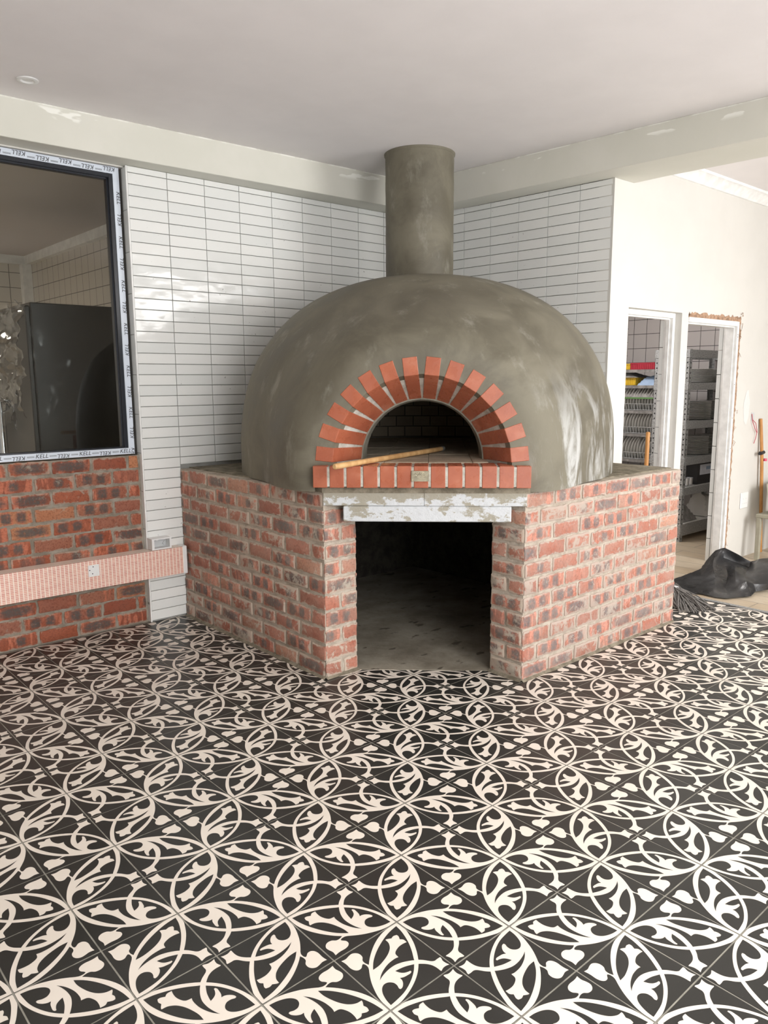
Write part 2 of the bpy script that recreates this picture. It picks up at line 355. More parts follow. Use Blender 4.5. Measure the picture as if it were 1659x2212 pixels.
def copy_at(o, loc, rot=None, label=None, group=None):
    c = o.copy(); COL.objects.link(c); c.location = Vector(loc)*U
    if rot: c.rotation_euler = rot
    for ch in list(o.children):
        d = ch.copy(); COL.objects.link(d); d.parent = c
    return tag(c, label, None, group)
def textverts(body, size):
    cu = bpy.data.curves.new('t', 'FONT'); cu.body = body; cu.size = size; cu.align_x = 'CENTER'; cu.align_y = 'CENTER'; cu.resolution_u = 2; cu.shear = .25
    ob = bpy.data.objects.new('t', cu); COL.objects.link(ob); dg = bpy.context.evaluated_depsgraph_get()
    me = bpy.data.meshes.new_from_object(ob.evaluated_get(dg)); vs = [v.co.copy() for v in me.vertices]; fs = [tuple(p.vertices) for p in me.polygons]
    bpy.data.objects.remove(ob); bpy.data.curves.remove(cu); bpy.data.meshes.remove(me); return vs, fs
def D(s, t, z): return ((s+t)/SQ, (t-s)/SQ, z)        # oven's own axes: s across its front, t into the corner

# ------------------------------------------------------------------ patterned floor
ZC = 13.27
def smooth_poly(pts, n=3, corner=48):
    P = [Vector(p) for p in pts]; k = len(P); out = []
    sharp = []
    for i in range(k):
        a = P[i]-P[i-1]; b = P[(i+1) % k]-P[i]; sharp.append(a.length > 1e-6 and b.length > 1e-6 and a.angle(b) > R(corner))
    for i in range(k):
        p1, p2 = P[i], P[(i+1) % k]; p0 = P[i-1] if not sharp[i] else p1; p3 = P[(i+2) % k] if not sharp[(i+1) % k] else p2
        out.append(p1)
        for j in range(1, n):
            t = j/n
            out.append(.5*((2*p1)+(p2-p0)*t+(2*p0-5*p1+4*p2-p3)*t*t+(3*p1-p0-3*p2+p3)*t**3))
    return out
def homog4(src):
    # maps traced points to the unit tile; src = heart, mass, bud, fleur corners -> (0,0),(1,0),(1,1),(0,1)
    A = []; dst = [(0, 0), (1, 0), (1, 1), (0, 1)]
    rows = []; rhs = []
    for (x, y), (X, Y) in zip(src, dst):
        rows.append([x, y, 1, 0, 0, 0, -X*x, -X*y]); rhs.append(X); rows.append([0, 0, 0, x, y, 1, -Y*x, -Y*y]); rhs.append(Y)
    n = 8; m = [rw+[rh] for rw, rh in zip(rows, rhs)]
    for i in range(n):
        p = max(range(i, n), key=lambda q: abs(m[q][i])); m[i], m[p] = m[p], m[i]
        for j in range(n):
            if j != i:
                fct = m[j][i]/m[i][i]; m[j] = [a-fct*b for a, b in zip(m[j], m[i])]
    h = [m[i][8]/m[i][i] for i in range(n)]
    return lambda p: ((h[0]*p[0]+h[1]*p[1]+h[2])/(h[6]*p[0]+h[7]*p[1]+1), (h[3]*p[0]+h[4]*p[1]+h[5])/(h[6]*p[0]+h[7]*p[1]+1))
g1 = homog4([(-434, 732), (490, 1553), (1525, 820), (585, 95)])
g2 = homog4([(815, 1103), (1385, 622), (578, 155), (8, 572)])
LO = [(578, 108), (400, 230), (290, 350), (215, 480), (165, 620), (138, 750), (135, 860), (150, 980), (180, 1100), (230, 1220), (290, 1330), (370, 1430), (489, 1545),
      (620, 1450), (730, 1330), (820, 1200), (890, 1060), (930, 930), (944, 800), (938, 700), (910, 570), (860, 430), (780, 290), (700, 180)]
H1 = [(577, 165), (470, 260), (380, 370), (300, 500), (245, 620), (210, 740), (203, 830), (205, 888), (300, 820), (380, 730), (440, 640), (470, 560), (472, 500), (450, 440),
      (400, 393), (430, 380), (500, 370), (530, 332), (585, 312), (617, 335), (638, 385), (700, 390), (752, 432), (690, 460), (620, 510), (573, 580), (570, 630), (617, 680),
      (550, 710), (450, 790), (380, 880), (335, 970), (315, 1060), (345, 1008), (390, 950), (460, 880), (560, 810), (680, 765), (800, 740), (875, 732), (865, 700), (835, 580), (790, 460), (730, 350), (660, 250)]
H2 = [(565, 908), (640, 870), (740, 830), (873, 797), (868, 900), (838, 1020), (780, 1150), (700, 1270), (590, 1380), (497, 1462), (430, 1390), (380, 1310), (355, 1240), (355, 1180),
      (380, 1130), (430, 1100), (490, 1093), (550, 1105), (600, 1145), (625, 1190), (655, 1203), (685, 1170), (693, 1110), (675, 1055), (640, 1022), (700, 1010), (760, 980), (815, 945), (828, 915), (810, 903), (770, 922), (700, 938), (630, 930)]
BUD = [(925, 722), (1020, 727), (1100, 740), (1160, 748), (1210, 740), (1250, 710), (1295, 681), (1315, 695), (1340, 740), (1390, 775), (1450, 803), (1400, 820), (1350, 855), (1320, 908), (1300, 900), (1250, 860), (1180, 820), (1100, 797), (1020, 790), (925, 790)]
HEART = [(788, 790), (770, 830), (735, 853), (680, 855), (640, 880), (633, 915), (655, 950), (700, 975), (750, 995), (780, 1015), (806, 1038), (825, 1010), (850, 985), (890, 955), (910, 920), (900, 885), (860, 860), (815, 855), (790, 850), (790, 830), (820, 805), (860, 796), (860, 780), (800, 780)]
SH = [([g1(p) for p in LO], 'cream', 1), ([g1(p) for p in BUD], 'cream', 1.3), ([g2(p) for p in HEART], 'cream', 1.6), ([g1(p) for p in H1], 'ink', 2.2), ([g1(p) for p in H2], 'ink', 2.2)]
SH = [(smooth_poly(p), k_, z) for p, k_, z in SH]
def rev(p): 
    a = sum(p[i][0]*p[(i+1) % len(p)][1]-p[(i+1) % len(p)][0]*p[i][1] for i in range(len(p))); return p if a > 0 else p[::-1]
SH = [(rev([tuple(q) for q in p]), k_, z) for p, k_, z in SH]
def clampt(v): return min(max(v, .009), .991)
fl = MB()
fl.face([(-14, -9.3, -.005), (18.12, -9.3, -.005), (18.12, 14.2, -.005), (-14, 14.2, -.005)], 'fgrout')
for ix in range(-12, 19):
    for iy in range(-9, 15):
        if ix <= 5 and iy >= 14: continue
        he = [(ix+a, iy+b) for a in (0, 1) for b in (0, 1) if (ix+a) % 2 == 0 and (iy+b) % 2 == 0][0]
        sx = 1 if he[0] == ix else -1; sy = 1 if he[1] == iy else -1
        k = {(1, 1): 0, (-1, 1): 1, (-1, -1): 2, (1, -1): 3}[(sx, sy)]
        def tr(p):
            x, y = p
            for _ in range(k): x, y = -y, x
            return (he[0]+x, he[1]+y)
        j = [random.uniform(-.0008, .0008) for _ in range(3)]
        def zz(x, y): return j[0] + j[1]*(x-ix) + j[2]*(y-iy)
        x1 = min(ix+.9895, 18.1); g_ = .0105
        if x1 <= ix+.05: continue
        q = [(ix+g_, iy+g_), (x1, iy+g_), (x1, iy+1-g_), (ix+g_, iy+1-g_)]
        fl.face([(x, y, zz(x, y)) for x, y in q], 'ink')
        for a in range(4):
            p, p2 = q[a], q[(a+1) % 4]; fl.face([(p[0], p[1], -.006), (p2[0], p2[1], -.006), (p2[0], p2[1], zz(*p2)), (p[0], p[1], zz(*p))], 'ink')
        for poly, key, z in SH:
            pp = [tr(p) for p in poly]; pp = [(min(max(x, ix+g_), x1), min(max(y, iy+g_), iy+1-g_)) for x, y in pp]
            fl.face([(x, y, zz(x, y)+z*.0011) for x, y in pp], key)
struct(fl, 'floor')
m = MB(); m.box((18.12, -9.3, -.3), (40, 6.3, 0.0), 'planks'); m.box((15.2, 6.3, -.3), (40, 20, 0.0), 'planks'); struct(m, 'floor')
m = MB(); m.prism([(18.0, -9.3), (18.16, -9.3), (18.16, 6.3), (18.0, 6.3)], -.01, .025, 'steel'); struct(m, 'trim_1', bevel=.01)

# ------------------------------------------------------------------ room shell
m = MB(); m.box((-16, -9.3, ZC), (40, 15.2, ZC+.6), 'ceiling'); struct(m, 'ceiling')
XW = lambda y: 14.60+(13.95-y)*.0713                    # right-hand tiled wall is a touch out of square
YB = lambda x: 13.483-.0290*x                           # front of the beam over the left wall
XB = lambda y: 13.88+.0797*(11.4-y)
m = MB(); m.prism([(-16, YB(-16)), (13.78, YB(13.78)), (13.78, 15), (-16, 15)], 12.37, ZC, 'beam'); struct(m, 'trim_2', bevel=.012)
m = MB(); m.prism([(XB(13.2), 13.2), (XB(-9), -9), (XB(-9)+1.55, -9), (16.13, 5.3), (16.13, 6.4), (XW(6.4), 6.4), (XW(13.95), 13.95), (XB(13.2), 13.95)], 12.37, ZC, 'beam'); struct(m, 'trim_3', bevel=.012)
# left wall (tiled part and the masonry round the window)
WP = 14.12
m = MB(); m.box((4.21, 14.0, 0), (15.6, 15, 12.37), 'grout'); m.box((-16, WP, 0), (4.21, 15, 4.80), 'mortar_wall'); m.box((-16, WP, 4.8), (-4.2, 15, 12.37), 'white_wall'); m.box((-4.2, WP, 12.34), (4.21, 15, 12.37), 'white_wall')
struct(m, 'wall_left')
def quadtile(mb, o, a, b, nrm, key='tile'):              # one glazed tile with bevelled edge, tilted a hair
    o, a, b, nrm = map(Vector, (o, a, b, nrm)); e = .006; c = (random.random(), random.random(), random.random())
    la, lb = a.length, b.length; ea, eb = a/la*e, b/lb*e; bk = -nrm*.04
    t = [nrm*random.uniform(-.0016, .0016) for _ in range(4)]
    q = [o, o+a, o+a+b, o+b]; top = [q[0]+ea+eb+t[0], q[1]-ea+eb+t[1], q[2]-ea-eb+t[2], q[3]+ea-eb+t[3]]; mid = [p-nrm*.006 for p in q]; low = [p+bk for p in q]
    vs = top+mid+low; fs = [(0, 1, 2, 3)]+[(4+i, 4+(i+1) % 4, (i+1) % 4, i) for i in range(4)]+[(8+i, 8+(i+1) % 4, 4+(i+1) % 4, 4+i) for i in range(4)]
    mb.raw(vs, fs, key, c)
ZP = .2895; ZT = 12.205
def tiled(mb, o, d, nrm, joints, zlo, zhi):
    zs = [ZT-ZP*i for i in range(60)]; zs = [12.37]+[z for z in zs if z > zlo]+[zlo]
    for i in range(len(zs)-1):
        if zs[i]-zs[i+1] < .03 or zs[i] > zhi+.01: continue
        for a, b in zip(joints[:-1], joints[1:]):
            quadtile(mb, Vector(o)+Vector(d)*(a+.008)+Vector((0, 0, zs[i+1]+.009)), Vector(d)*(b-a-.016), Vector((0, 0, zs[i]-zs[i+1]-.018)), nrm)
m = MB()
JL = [5.345]+[5.351+1.1155*i for i in range(1, 9)]
tiled(m, (0, 13.95, 0), (1, 0, 0), (0, -1, 0), JL, 4.46, 12.37)
tiled(m, (0, 13.95, 0), (1, 0, 0), (0, -1, 0), [4.232, 5.345], .02, 12.37)
for i in range(12):
    quadtile(m, (4.196, 14.25, 12.34-1.07*i-1.06 if i < 11 else .01), (0, -.295, 0), (0, 0, 1.055 if i < 11 else .5), (-1, 0, 0))
struct(m, 'wall_left')
m = MB(); m.box((4.190, 13.942, .02), (4.232, 13.985, 12.36), 'trimwhite'); struct(m, 'trim_4')
# right tiled wall, a slab that carries on as the end face of the far wall
m = MB(); m.prism([(XW(13.95)+.05, 14.0), (XW(6.4)+.05, 6.40), (16.13, 6.4), (16.13, 14.0)], 0, 12.37, 'grout'); m.prism([(XW(6.4)-.005, 6.395), (16.13, 6.395), (16.13, 6.9), (XW(6.4)-.005, 6.9)], 0, 12.37, 'white_wall'); struct(m, 'wall_right')
m = MB(); dR = Vector((XW(6.4)-XW(13.95), 6.4-13.95, 0)).normalized(); lenR = (13.95-6.42)*math.sqrt(1+.0713**2)
JR = [lenR-1.072*i for i in range(8)][::-1]; JR = [j for j in JR if j > .05]; JR = [0.03]+JR
tiled(m, (XW(13.95), 13.95, 0), dR, Vector((dR.y, -dR.x, 0)), JR, 4.5, 12.37); struct(m, 'wall_right')
# far wall with two door openings
m = MB(); T0, T1_ = 6.4, 7.02
m.box((19.3, T0, 0), (19.72, T1_, 8.9), 'white_wall'); m.box((23.47, T0, 0), (38, T1_, 8.9), 'white_wall')
m.box((16.13, T0, 8.9), (38, T1_, ZC), 'white_wall'); m.box((16.13, 6.9, 0), (16.2, T1_, 8.9), 'white_wall')
struct(m, 'wall_back')
m = MB()
pf = [(0, 0), (0, -.1), (-.06, -.12), (-.16, -.22), (-.2, -.3), (-.26, -.32), (-.3, -.3), (-.3, 0)]
for (a, b) in [((16.2, T0), (38, T0))]:
    sec = [(T0, 12.91), (T0-.06, 12.92), (T0-.10, 13.0), (T0-.2, 13.1), (T0-.26, 13.17), (T0-.32, 13.19), (T0-.32, ZC), (T0, ZC)]
    n = len(sec); vs = [(a[0], y, z) for y, z in sec]+[(b[0], y, z) for y, z in sec]
    m.raw(vs, [(i, n+i, n+(i+1) % n, (i+1) % n)[::-1] for i in range(n)]+[tuple(range(n)), tuple(range(n, 2*n))[::-1]], 'trimwhite')
struct(m, 'trim_5', smooth=40)
# enclosing walls behind the viewpoint, with the glazed openings that let the daylight in
m = MB(); m.box((-16.5, -9.4, 0), (-16, 15, ZC), 'white_wall'); struct(m, 'wall_west')
m = MB(); m.box((-16, -9.3, 12.06), (38, -9.0, ZC), 'white_wall')
for wa, wb in ((-16, -4), (7.2, 14.2), (24, 38)): m.box((wa, -9.3, 0), (wb, -9.0, 12.06), 'white_wall')
struct(m, 'wall_front')
m = MB(); m.box((37, -9.3, 0), (37.3, 6.4, ZC), 'white_wall'); struct(m, 'wall_east')

# ------------------------------------------------------------------ bricks
def brick_face(mb, o, d, nrm, length, z0, courses, pitch, key, start=0, bl=.965, jt=.078, top=None, prot=.028, skip=None, halves=None):
    d = Vector((*d, 0)); nrm = Vector((*nrm, 0)); o = Vector((*o, 0))
    for c in range(courses):
        zb = z0+pitch*c+.034; h = pitch-.068
        x = -(bl+jt)*(.5 if (c+start) % 2 else 0) + random.uniform(-.03, .03)
        while x < length-.04:
            L = bl+random.uniform(-.03, .03); a, b = max(x, 0.0), min(x+L, length); x0_, L_ = x, L; x += L+jt
            if b-a < .1: continue
            if skip and skip(a, b, c): continue
            one_brick(mb, o, d, nrm, a, b, zb+random.uniform(-.008, .008), h+random.uniform(-.012, .012), key, prot, (a-x0_)/L_, (b-x0_)/L_)
def one_brick(mb, o, d, nrm, a, b, zb, h, key, prot, ua=0, ub=1):
    Z = Vector((0, 0, 1)); W = b-a; rc = .03; n = 3; out = []
    cs = [(rc, rc, 180), (W-rc, rc, 270), (W-rc, h-rc, 0), (rc, h-rc, 90)]
    nx = max(2, int(W/.12)); 
    for ci, (cx, cy, a0) in enumerate(cs):
        for j in range(n+1):
            t = R(a0+90*j/n); out.append((cx+rc*math.cos(t), cy+rc*math.sin(t)))
        if ci == 0: out += [(rc+(W-2*rc)*k/nx, 0) for k in range(1, nx)]
        if ci == 1: out += [(W, rc+(h-2*rc)*k/2) for k in range(1, 2)]
        if ci == 2: out += [(W-rc-(W-2*rc)*k/nx, h) for k in range(1, nx)]
        if ci == 3: out += [(0, h-rc-(h-2*rc)*k/2) for k in range(1, 2)]
    sd = random.random()*100; pr = prot+random.uniform(-.010, .010); N = len(out)
    tl, tw = random.uniform(-.008, .008), random.uniform(-.006, .006)
    J = [(x+.030*mnoise.noise(Vector((x*8+sd, y*8, 1))), y+.030*mnoise.noise(Vector((x*8+sd, y*8, 7)))) for x, y in out]
    cxm, cym = W/2, h/2
    def P(x, y, dd): return o+d*(a+x)+Z*(zb+y)+nrm*dd
    low = [P(x, y, -.02) for x, y in J]; mid = [P(x, y, pr*.55) for x, y in J]
    ins = [(cxm+(x-cxm)*(1-.020/ max(W/2, .05)), cym+(y-cym)*(1-.020/(h/2))) for x, y in J]
    topv = [P(x, y, pr+tl*(x/W-.5)+tw*(y/h-.5)) for x, y in ins]
    vs = low+mid+topv
    def uvf(x, y): return (ua+(ub-ua)*x/W, y/h)
    uvs = [uvf(x, y) for x, y in J]*2+[uvf(x, y) for x, y in ins]
    fs = [(i, (i+1) % N, N+(i+1) % N, N+i) for i in range(N)]+[(N+i, N+(i+1) % N, 2*N+(i+1) % N, 2*N+i) for i in range(N)]+[tuple(range(2*N, 3*N))]
    if d.cross(Z).dot(nrm) < 0: fs = [q[::-1] for q in fs]
    mb.raw(vs, fs, key, (random.random(), random.random(), random.random()), uvs)
m = MB(); random.seed(21)
brick_face(m, (-6, WP), (1, 0), (0, -1), 10.13, .0, 12, .402, 'brick_wall', bl=.965, jt=.07, prot=.03)
struct(m, 'wall_left', smooth=45)

# ------------------------------------------------------------------ the oven
oven = empty('pizza_oven', (10, 9, 0), 'domed grey cement pizza oven with red brick arch on a corner brick base', 'oven')
random.seed(5)
PT = .396
m = MB()   # left base wall
m.box((5.33, 7.17, 0), (6.24, 13.93, 4.05), 'mortar_base'); m.prism([(5.33, 7.17), (5.62, 7.17), (5.62, 13.93), (5.33, 13.93)], 4.05, 4.34, 'mortar_base')
def sk(a, b, c): return c == 10 and a > 6.1
brick_face(m, (5.33, 13.93), (0, -1), (-1, 0), 6.76, .0, 11, PT, 'brick_base', skip=sk, start=1)
brick_face(m, (5.33, 7.17), (1, 0), (0, -1), .91, .0, 10, PT, 'brick_base', bl=.90, jt=.075, start=1, skip=lambda a, b, c: c == 10)
brick_face(m, (6.24, 7.17), (0, 1), (1, 0), 3.1, .0, 10, PT, 'brick_base')
m.build('base_wall', oven, smooth=45)
m = MB()   # right base wall
m.prism([(8.53, 4.05), (15.27, 4.05), (15.27, 4.98), (8.53, 4.98)], 0, 4.05, 'mortar_base'); m.prism([(8.53, 4.05), (15.27, 4.05), (15.27, 4.34), (8.53, 4.34)], 4.05, 4.34, 'mortar_base')
m.prism([(14.9, 4.98), (15.27, 4.98), (15.30, 6.36), (14.9, 6.36)], 0, 4.34, 'mortar_base')
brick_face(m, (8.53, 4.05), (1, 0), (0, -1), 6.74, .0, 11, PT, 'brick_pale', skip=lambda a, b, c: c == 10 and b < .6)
brick_face(m, (8.53, 4.98), (0, -1), (-1, 0), .93, .0, 10, PT, 'brick_base', bl=.90, jt=.075)
brick_face(m, (8.53, 4.98), (1, 0), (0, 1), 3.1, .0, 10, PT, 'brick_base')
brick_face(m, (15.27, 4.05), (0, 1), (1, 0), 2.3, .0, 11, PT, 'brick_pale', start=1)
m.build('base_wall', oven, smooth=45)
m = MB()   # slab over the base
m.prism([(5.60, 13.93), (5.60, 7.05), (8.60, 4.30), (15.24, 4.30), (15.24, 6.37), (XW(6.4)-.03, 6.37), (XW(13.9)-.03, 13.93)], 4.03, 4.37, 'slab')
m.prism([D(-1.32, 8.835, 0)[:2], D(3.21, 8.835, 0)[:2], D(3.9, 9.55, 0)[:2], D(-2.0, 9.55, 0)[:2]], 4.335, 4.49, 'slab')
m.build('slab', oven)
def dbox(mb, s0, s1, t0, t1, z0, z1, key): mb.obox(D(s0, t0, z0), Vector(D(s1-s0, 0, 0)), Vector(D(0, t1-t0, 0)), (0, 0, z1-z0), key)
def dpt(p): return D(*p)
m = MB(); dbox(m, -1.30, .94, 8.827, 9.35, 4.053, 4.337, 'lintel'); dbox(m, .944, 3.19, 8.83, 9.35, 4.05, 4.34, 'lintel'); m.build('lintel', oven, bevel=.010)
m = MB(); dbox(m, -.86, 2.86, 8.85, 9.6, 3.69, 4.045, 'lintel'); m.build('lintel', oven, bevel=.02)
m = MB(); m.prism([(6.2, 13.9), (6.2, 7.15), (8.5, 4.95), (14.9, 4.95), (14.9, 13.9)], -.005, .012, 'cement_floor'); m.build('base_floor', oven)
m = MB(); m.box((6.25, 13.84, 0), (14.9, 13.92, 4.03), 'void_shade'); m.prism([(14.8, 4.99), (14.88, 4.99), (14.52, 13.84), (14.44, 13.84)], 0, 4.03, 'void_shade'); m.box((6.25, 10.3, 0), (6.32, 13.86, 4.03), 'void_shade'); m.box((11.7, 4.98, 0), (14.72, 5.05, 4.03), 'void_shade'); tag(m.build('base_shade_lining', oven), 'lining coloured dark for the shade inside the base')  # added lining panels, their dark colour deepens the shade in the hollow

AZ = 4.95; AS = .878; TF = 8.875
S0, TC, Z0, RD, HD, NE = .907, 14.0, 5.0, 5.138, 4.595, 2.3
def build_dome():
    na = 288; prof = [(1.0, 4.36), (1.0, 4.5), (1.0, 4.65), (1.0, 4.8)]+[(None, k/70) for k in range(71)]
    vs = []; rows = []
    for q, zz_ in prof:
        if q is None:
            th = zz_*math.pi/2; cz = math.sin(th); cr = math.cos(th)
            k = (cr**NE+cz**NE)**(-1/NE); rr = RD*cr*k; z = Z0+HD*cz*k
        else: rr, z = RD, zz_
        row = []
        for j in range(na):
            a = 2*math.pi*j/na; s = S0+rr*math.cos(a); t = TC+rr*math.sin(a)
            nz = 1+.004*mnoise.noise(Vector((s*.7, t*.7, z*.7)))
            s = S0+(s-S0)*nz; t = TC+(t-TC)*nz
            if t < TC:
                rho = math.hypot(s-AS, max(z-AZ, 0)); x = min(max((rho-2.42)/1.6, 0), 1); wt = 1-(x*x*(3-2*x))
                if z < AZ and abs(s-AS) < 2.45: wt = 1
                if z > AZ-.01 or True: t += (TF+.012-t)*wt if t > TF else 0
            X, Y, Z_ = D(s, t, z); X = min(X, XW(Y)-.04); Y = min(Y, 13.90); row.append((X, Y, Z_))
        rows.append(row)
    m = MB(); n = len(rows); flat = [p for rw in rows for p in rw]
    fs = [(i*na+j, i*na+(j+1) % na, (i+1)*na+(j+1) % na, (i+1)*na+j) for i in range(n-2) for j in range(na)]
    flat = flat[:(n-1)*na]; flat.append(D(S0, TC, Z0+HD)); fs += [((n-2)*na+j, (n-2)*na+(j+1) % na, (n-1)*na) for j in range(na)]
    fs.append(tuple(range(na))[::-1]); m.raw(flat, fs, 'render')
    dome = m.build('dome', oven)
    # cut the mouth and the hollow inside
    c = MB(); n = 40; pl = [(2.37*math.cos(math.pi*i/n), 2.37*math.sin(math.pi*i/n)) for i in range(n+1)]+[(-2.37, -.7), (2.37, -.7)]
    vs = [D(AS+x, 8.0, AZ+y) for x, y in pl]+[D(AS+x, 11.2, AZ+y) for x, y in pl]; k = len(pl)
    c.raw(vs, [tuple(range(k)), tuple(range(k, 2*k))[::-1]]+[(i, k+i, k+(i+1) % k, (i+1) % k) for i in range(k)], 'render')
    bm_ = c.build('cut_a', oven)
    c2 = MB(); pr = [(4.3, 4.2), (4.3, 5.4)]+[(4.3*math.cos(R(5*i)), 5.4+3.2*math.sin(R(5*i))) for i in range(1, 18)]+[(.02, 8.6)]
    cx, cy, _ = D(S0, TC+.25, 0); c2.lathe(pr, (cx-.55, cy-.25, 0), 'render', 64)
    nn = 64; L = len(c2.v); c2.raw([], [], 'render'); c2.f += [tuple(range(nn))[::-1], tuple(range(L-nn, L))]; c2.mi += [0, 0]; c2.uv += [[(0, 0)]*nn]*2; c2.c += [(0, 0, 0)]*2
    bm2 = c2.build('cut_b', oven)
    for cut in (bm_, bm2):
        b_ = bmesh.new(); b_.from_mesh(cut.data); bmesh.ops.recalc_face_normals(b_, faces=b_.faces); b_.to_mesh(cut.data); b_.free()
        md = dome.modifiers.new('b', 'BOOLEAN'); md.operation = 'DIFFERENCE'; md.object = cut; md.solver = 'EXACT'
    b_ = bmesh.new(); b_.from_mesh(dome.data); bmesh.ops.recalc_face_normals(b_, faces=b_.faces); b_.to_mesh(dome.data); b_.free()
    bpy.context.view_layer.update()
    dg = bpy.context.evaluated_depsgraph_get(); me = bpy.data.meshes.new_from_object(dome.evaluated_get(dg)); dome.modifiers.clear(); dome.data = me; me.name = 'dome'
    for cut in (bm_, bm2): bpy.data.objects.remove(cut)
    me.polygons.foreach_set('use_smooth', [True]*len(me.polygons)); me.set_sharp_from_angle(angle=R(38))
build_dome()
# firebrick lining inside the dome
m = MB(); na = 72; LX, LY, _ = D(S0, TC+.25, 0); LX -= .55; LY -= .25
rows = [(4.22, 4.97), (4.22, 5.4)]+[(4.22*math.cos(R(5*i)), 5.4+3.1*math.sin(R(5*i))) for i in range(1, 18)]
vs = []; uvs = []; L = 0; arcs = []; prev = None
for rr, z in rows:
    if prev: L += math.hypot(rr-prev[0], z-prev[1])
    prev = (rr, z); arcs.append(L)
for (rr, z), L in zip(rows, arcs):
    for j in range(na+1):
        a = R(-135+38)+R(360-76)*j/na; vs.append((LX+rr*math.cos(a), LY+rr*math.sin(a), z)); uvs.append((j/na*R(284)*4.2, L))
fs = [(i*(na+1)+j, (i+1)*(na+1)+j, (i+1)*(na+1)+j+1, i*(na+1)+j+1) for i in range(len(rows)-1) for j in range(na)]
m.raw(vs, fs, 'firebrick', uvs=uvs); m.build('lining', oven, smooth=60)
m = MB()   # hearth tiles
for i in range(-8, 9):
    for k in range(9):
        s0 = AS+.15+i*1.0; t0 = 9.37+k*.98; cxx, cyy, _ = D(s0+.5, t0+.49, 0)
        cn = [D(s0+a, t0+b, 0) for a in (0, 1) for b in (0, 1)]
        far_ = max(math.hypot(q[0]-LX, q[1]-LY) for q in cn)
        if k < 2: s0, s1_ = max(s0, AS-1.5), min(s0+1, AS+1.5)
        else: s1_ = s0+1
        if s1_-s0 < .1 or (k >= 2 and far_ > 4.25): continue
        dbox(m, s0+.004, s1_-.004, t0+.004, t0+.976, 4.6, 4.965+random.uniform(-.003, .003), 'hearth')
m.build('hearth', oven, bevel=.006)
# arch bricks, their mortar and the throat behind
def arch_pt(rho, a, T): return D(AS+rho*math.cos(a), T, AZ+rho*math.sin(a))
NB = 14
PR = [(2.345, TF), (1.955, TF), (1.425, 10.10), (1.9, 10.30)]
for k in range(NB):
    a = math.pi*(k+.5)/NB; m = MB(); hw = .160; er = Vector(D(math.cos(a), 0, math.sin(a))); et = Vector(D(-math.sin(a), 0, math.cos(a)))
    er = Vector((math.cos(a)/SQ, -math.cos(a)/SQ, math.sin(a))); et = Vector((-math.sin(a)/SQ, math.sin(a)/SQ, math.cos(a))); O = Vector(D(AS, 0, AZ)); ed = Vector((1/SQ, 1/SQ, 0))
    vs = []
    for sg in (-1, 1):
        for i, (rho, T) in enumerate(PR):
            h = hw*(1.0 if i in (0, 1) else .90)
            if i == 1: h = hw*1.0
            vs.append(O+er*rho+ed*T+et*h*sg)
    m.raw(vs, [(0, 1, 2, 3), (7, 6, 5, 4), (0, 4, 5, 1), (1, 5, 6, 2), (2, 6, 7, 3), (3, 7, 4, 0)], 'clay')
    o = m.build('arch_brick', oven, bevel=.008)
    bb = bmesh.new(); bb.from_mesh(o.data); bmesh.ops.recalc_face_normals(bb, faces=bb.faces); bb.to_mesh(o.data); bb.free()
def ring(mb, prof, key, n=84, a0=0.0, a1=math.pi):
    k = len(prof); vs = [arch_pt(r_, a0+(a1-a0)*i/n, T) for i in range(n+1) for r_, T in prof]
    mb.raw(vs, [(i*k+j, i*k+j+1, (i+1)*k+j+1, (i+1)*k+j) for i in range(n) for j in range(k-1)], key)
m = MB(); ring(m, [(2.40, TF+.0125), (1.975, TF+.0125), (1.89, TF+.22)], 'render'); ring(m, [(1.89, TF+.22), (1.445, 10.09)], 'joint'); ring(m, [(1.445, 10.09), (1.40, 10.10), (1.36, 10.45), (1.36, 10.7), (2.3, 10.7)], 'joint_dark')
for sg in (-1, 1):   # jamb bed below the first bricks
    for (r0, T0_), (r1, T1q), ky in (((2.40, TF+.0125), (1.975, TF+.0125), 'render'), ((1.975, TF+.0125), (1.445, 10.09), 'joint'), ((1.445, 10.09), (1.36, 10.7), 'joint_dark')):
        m.face([D(AS+sg*r0, T0_, AZ), D(AS+sg*r1, T1q, AZ), D(AS+sg*r1, T1q, AZ-.3), D(AS+sg*r0, T0_, AZ-.3)], ky)
m.build('arch_mortar', oven, smooth=40)
# brick shelf
m = MB(); dbox(m, AS-2.36, AS+2.36, 8.665, 9.38, 4.50, 4.930, 'joint'); m.build('shelf_mortar', oven)
for k in range(13):
    m = MB(); s0 = AS-2.37+k*(4.74/13)+(.0 if k == 0 else .02*(1-k/13)); wdt = 4.74/13-.052
    s0 = AS-2.37+k*(4.74-wdt)/12
    dbox(m, s0, s0+wdt, 8.65+random.uniform(-.006, .006), 9.36, 4.475, 4.952+random.uniform(-.004, .004), 'clay'); m.build('shelf_brick', oven, bevel=.010)
def fillet(a, b, nx, ny, w=.075, h=.06):
    n = 24; vs = []
    for i in range(n+1):
        x = a[0]+(b[0]-a[0])*i/n; y = a[1]+(b[1]-a[1])*i/n; k_ = 1+.45*mnoise.noise(Vector((x*2.2, y*2.2, 4)))
        vs += [(x-nx*.03, y-ny*.03, h*k_), (x+nx*w*.45*k_, y+ny*w*.45*k_, h*.45*k_), (x+nx*w*k_, y+ny*w*k_, .002)]
    m = MB(); m.raw(vs, [(i*3+j, i*3+j+1, i*3+4+j, i*3+3+j) for i in range(n) for j in range(2)], 'slab'); m.build('foot_mortar', oven, smooth=60)
fillet((5.30, 13.9), (5.30, 7.14), -1, 0); fillet((5.30, 7.14), (6.25, 7.14), 0, -1); fillet((8.50, 4.98), (8.50, 4.02), -1, 0); fillet((8.50, 4.02), (15.28, 4.02), 0, -1)
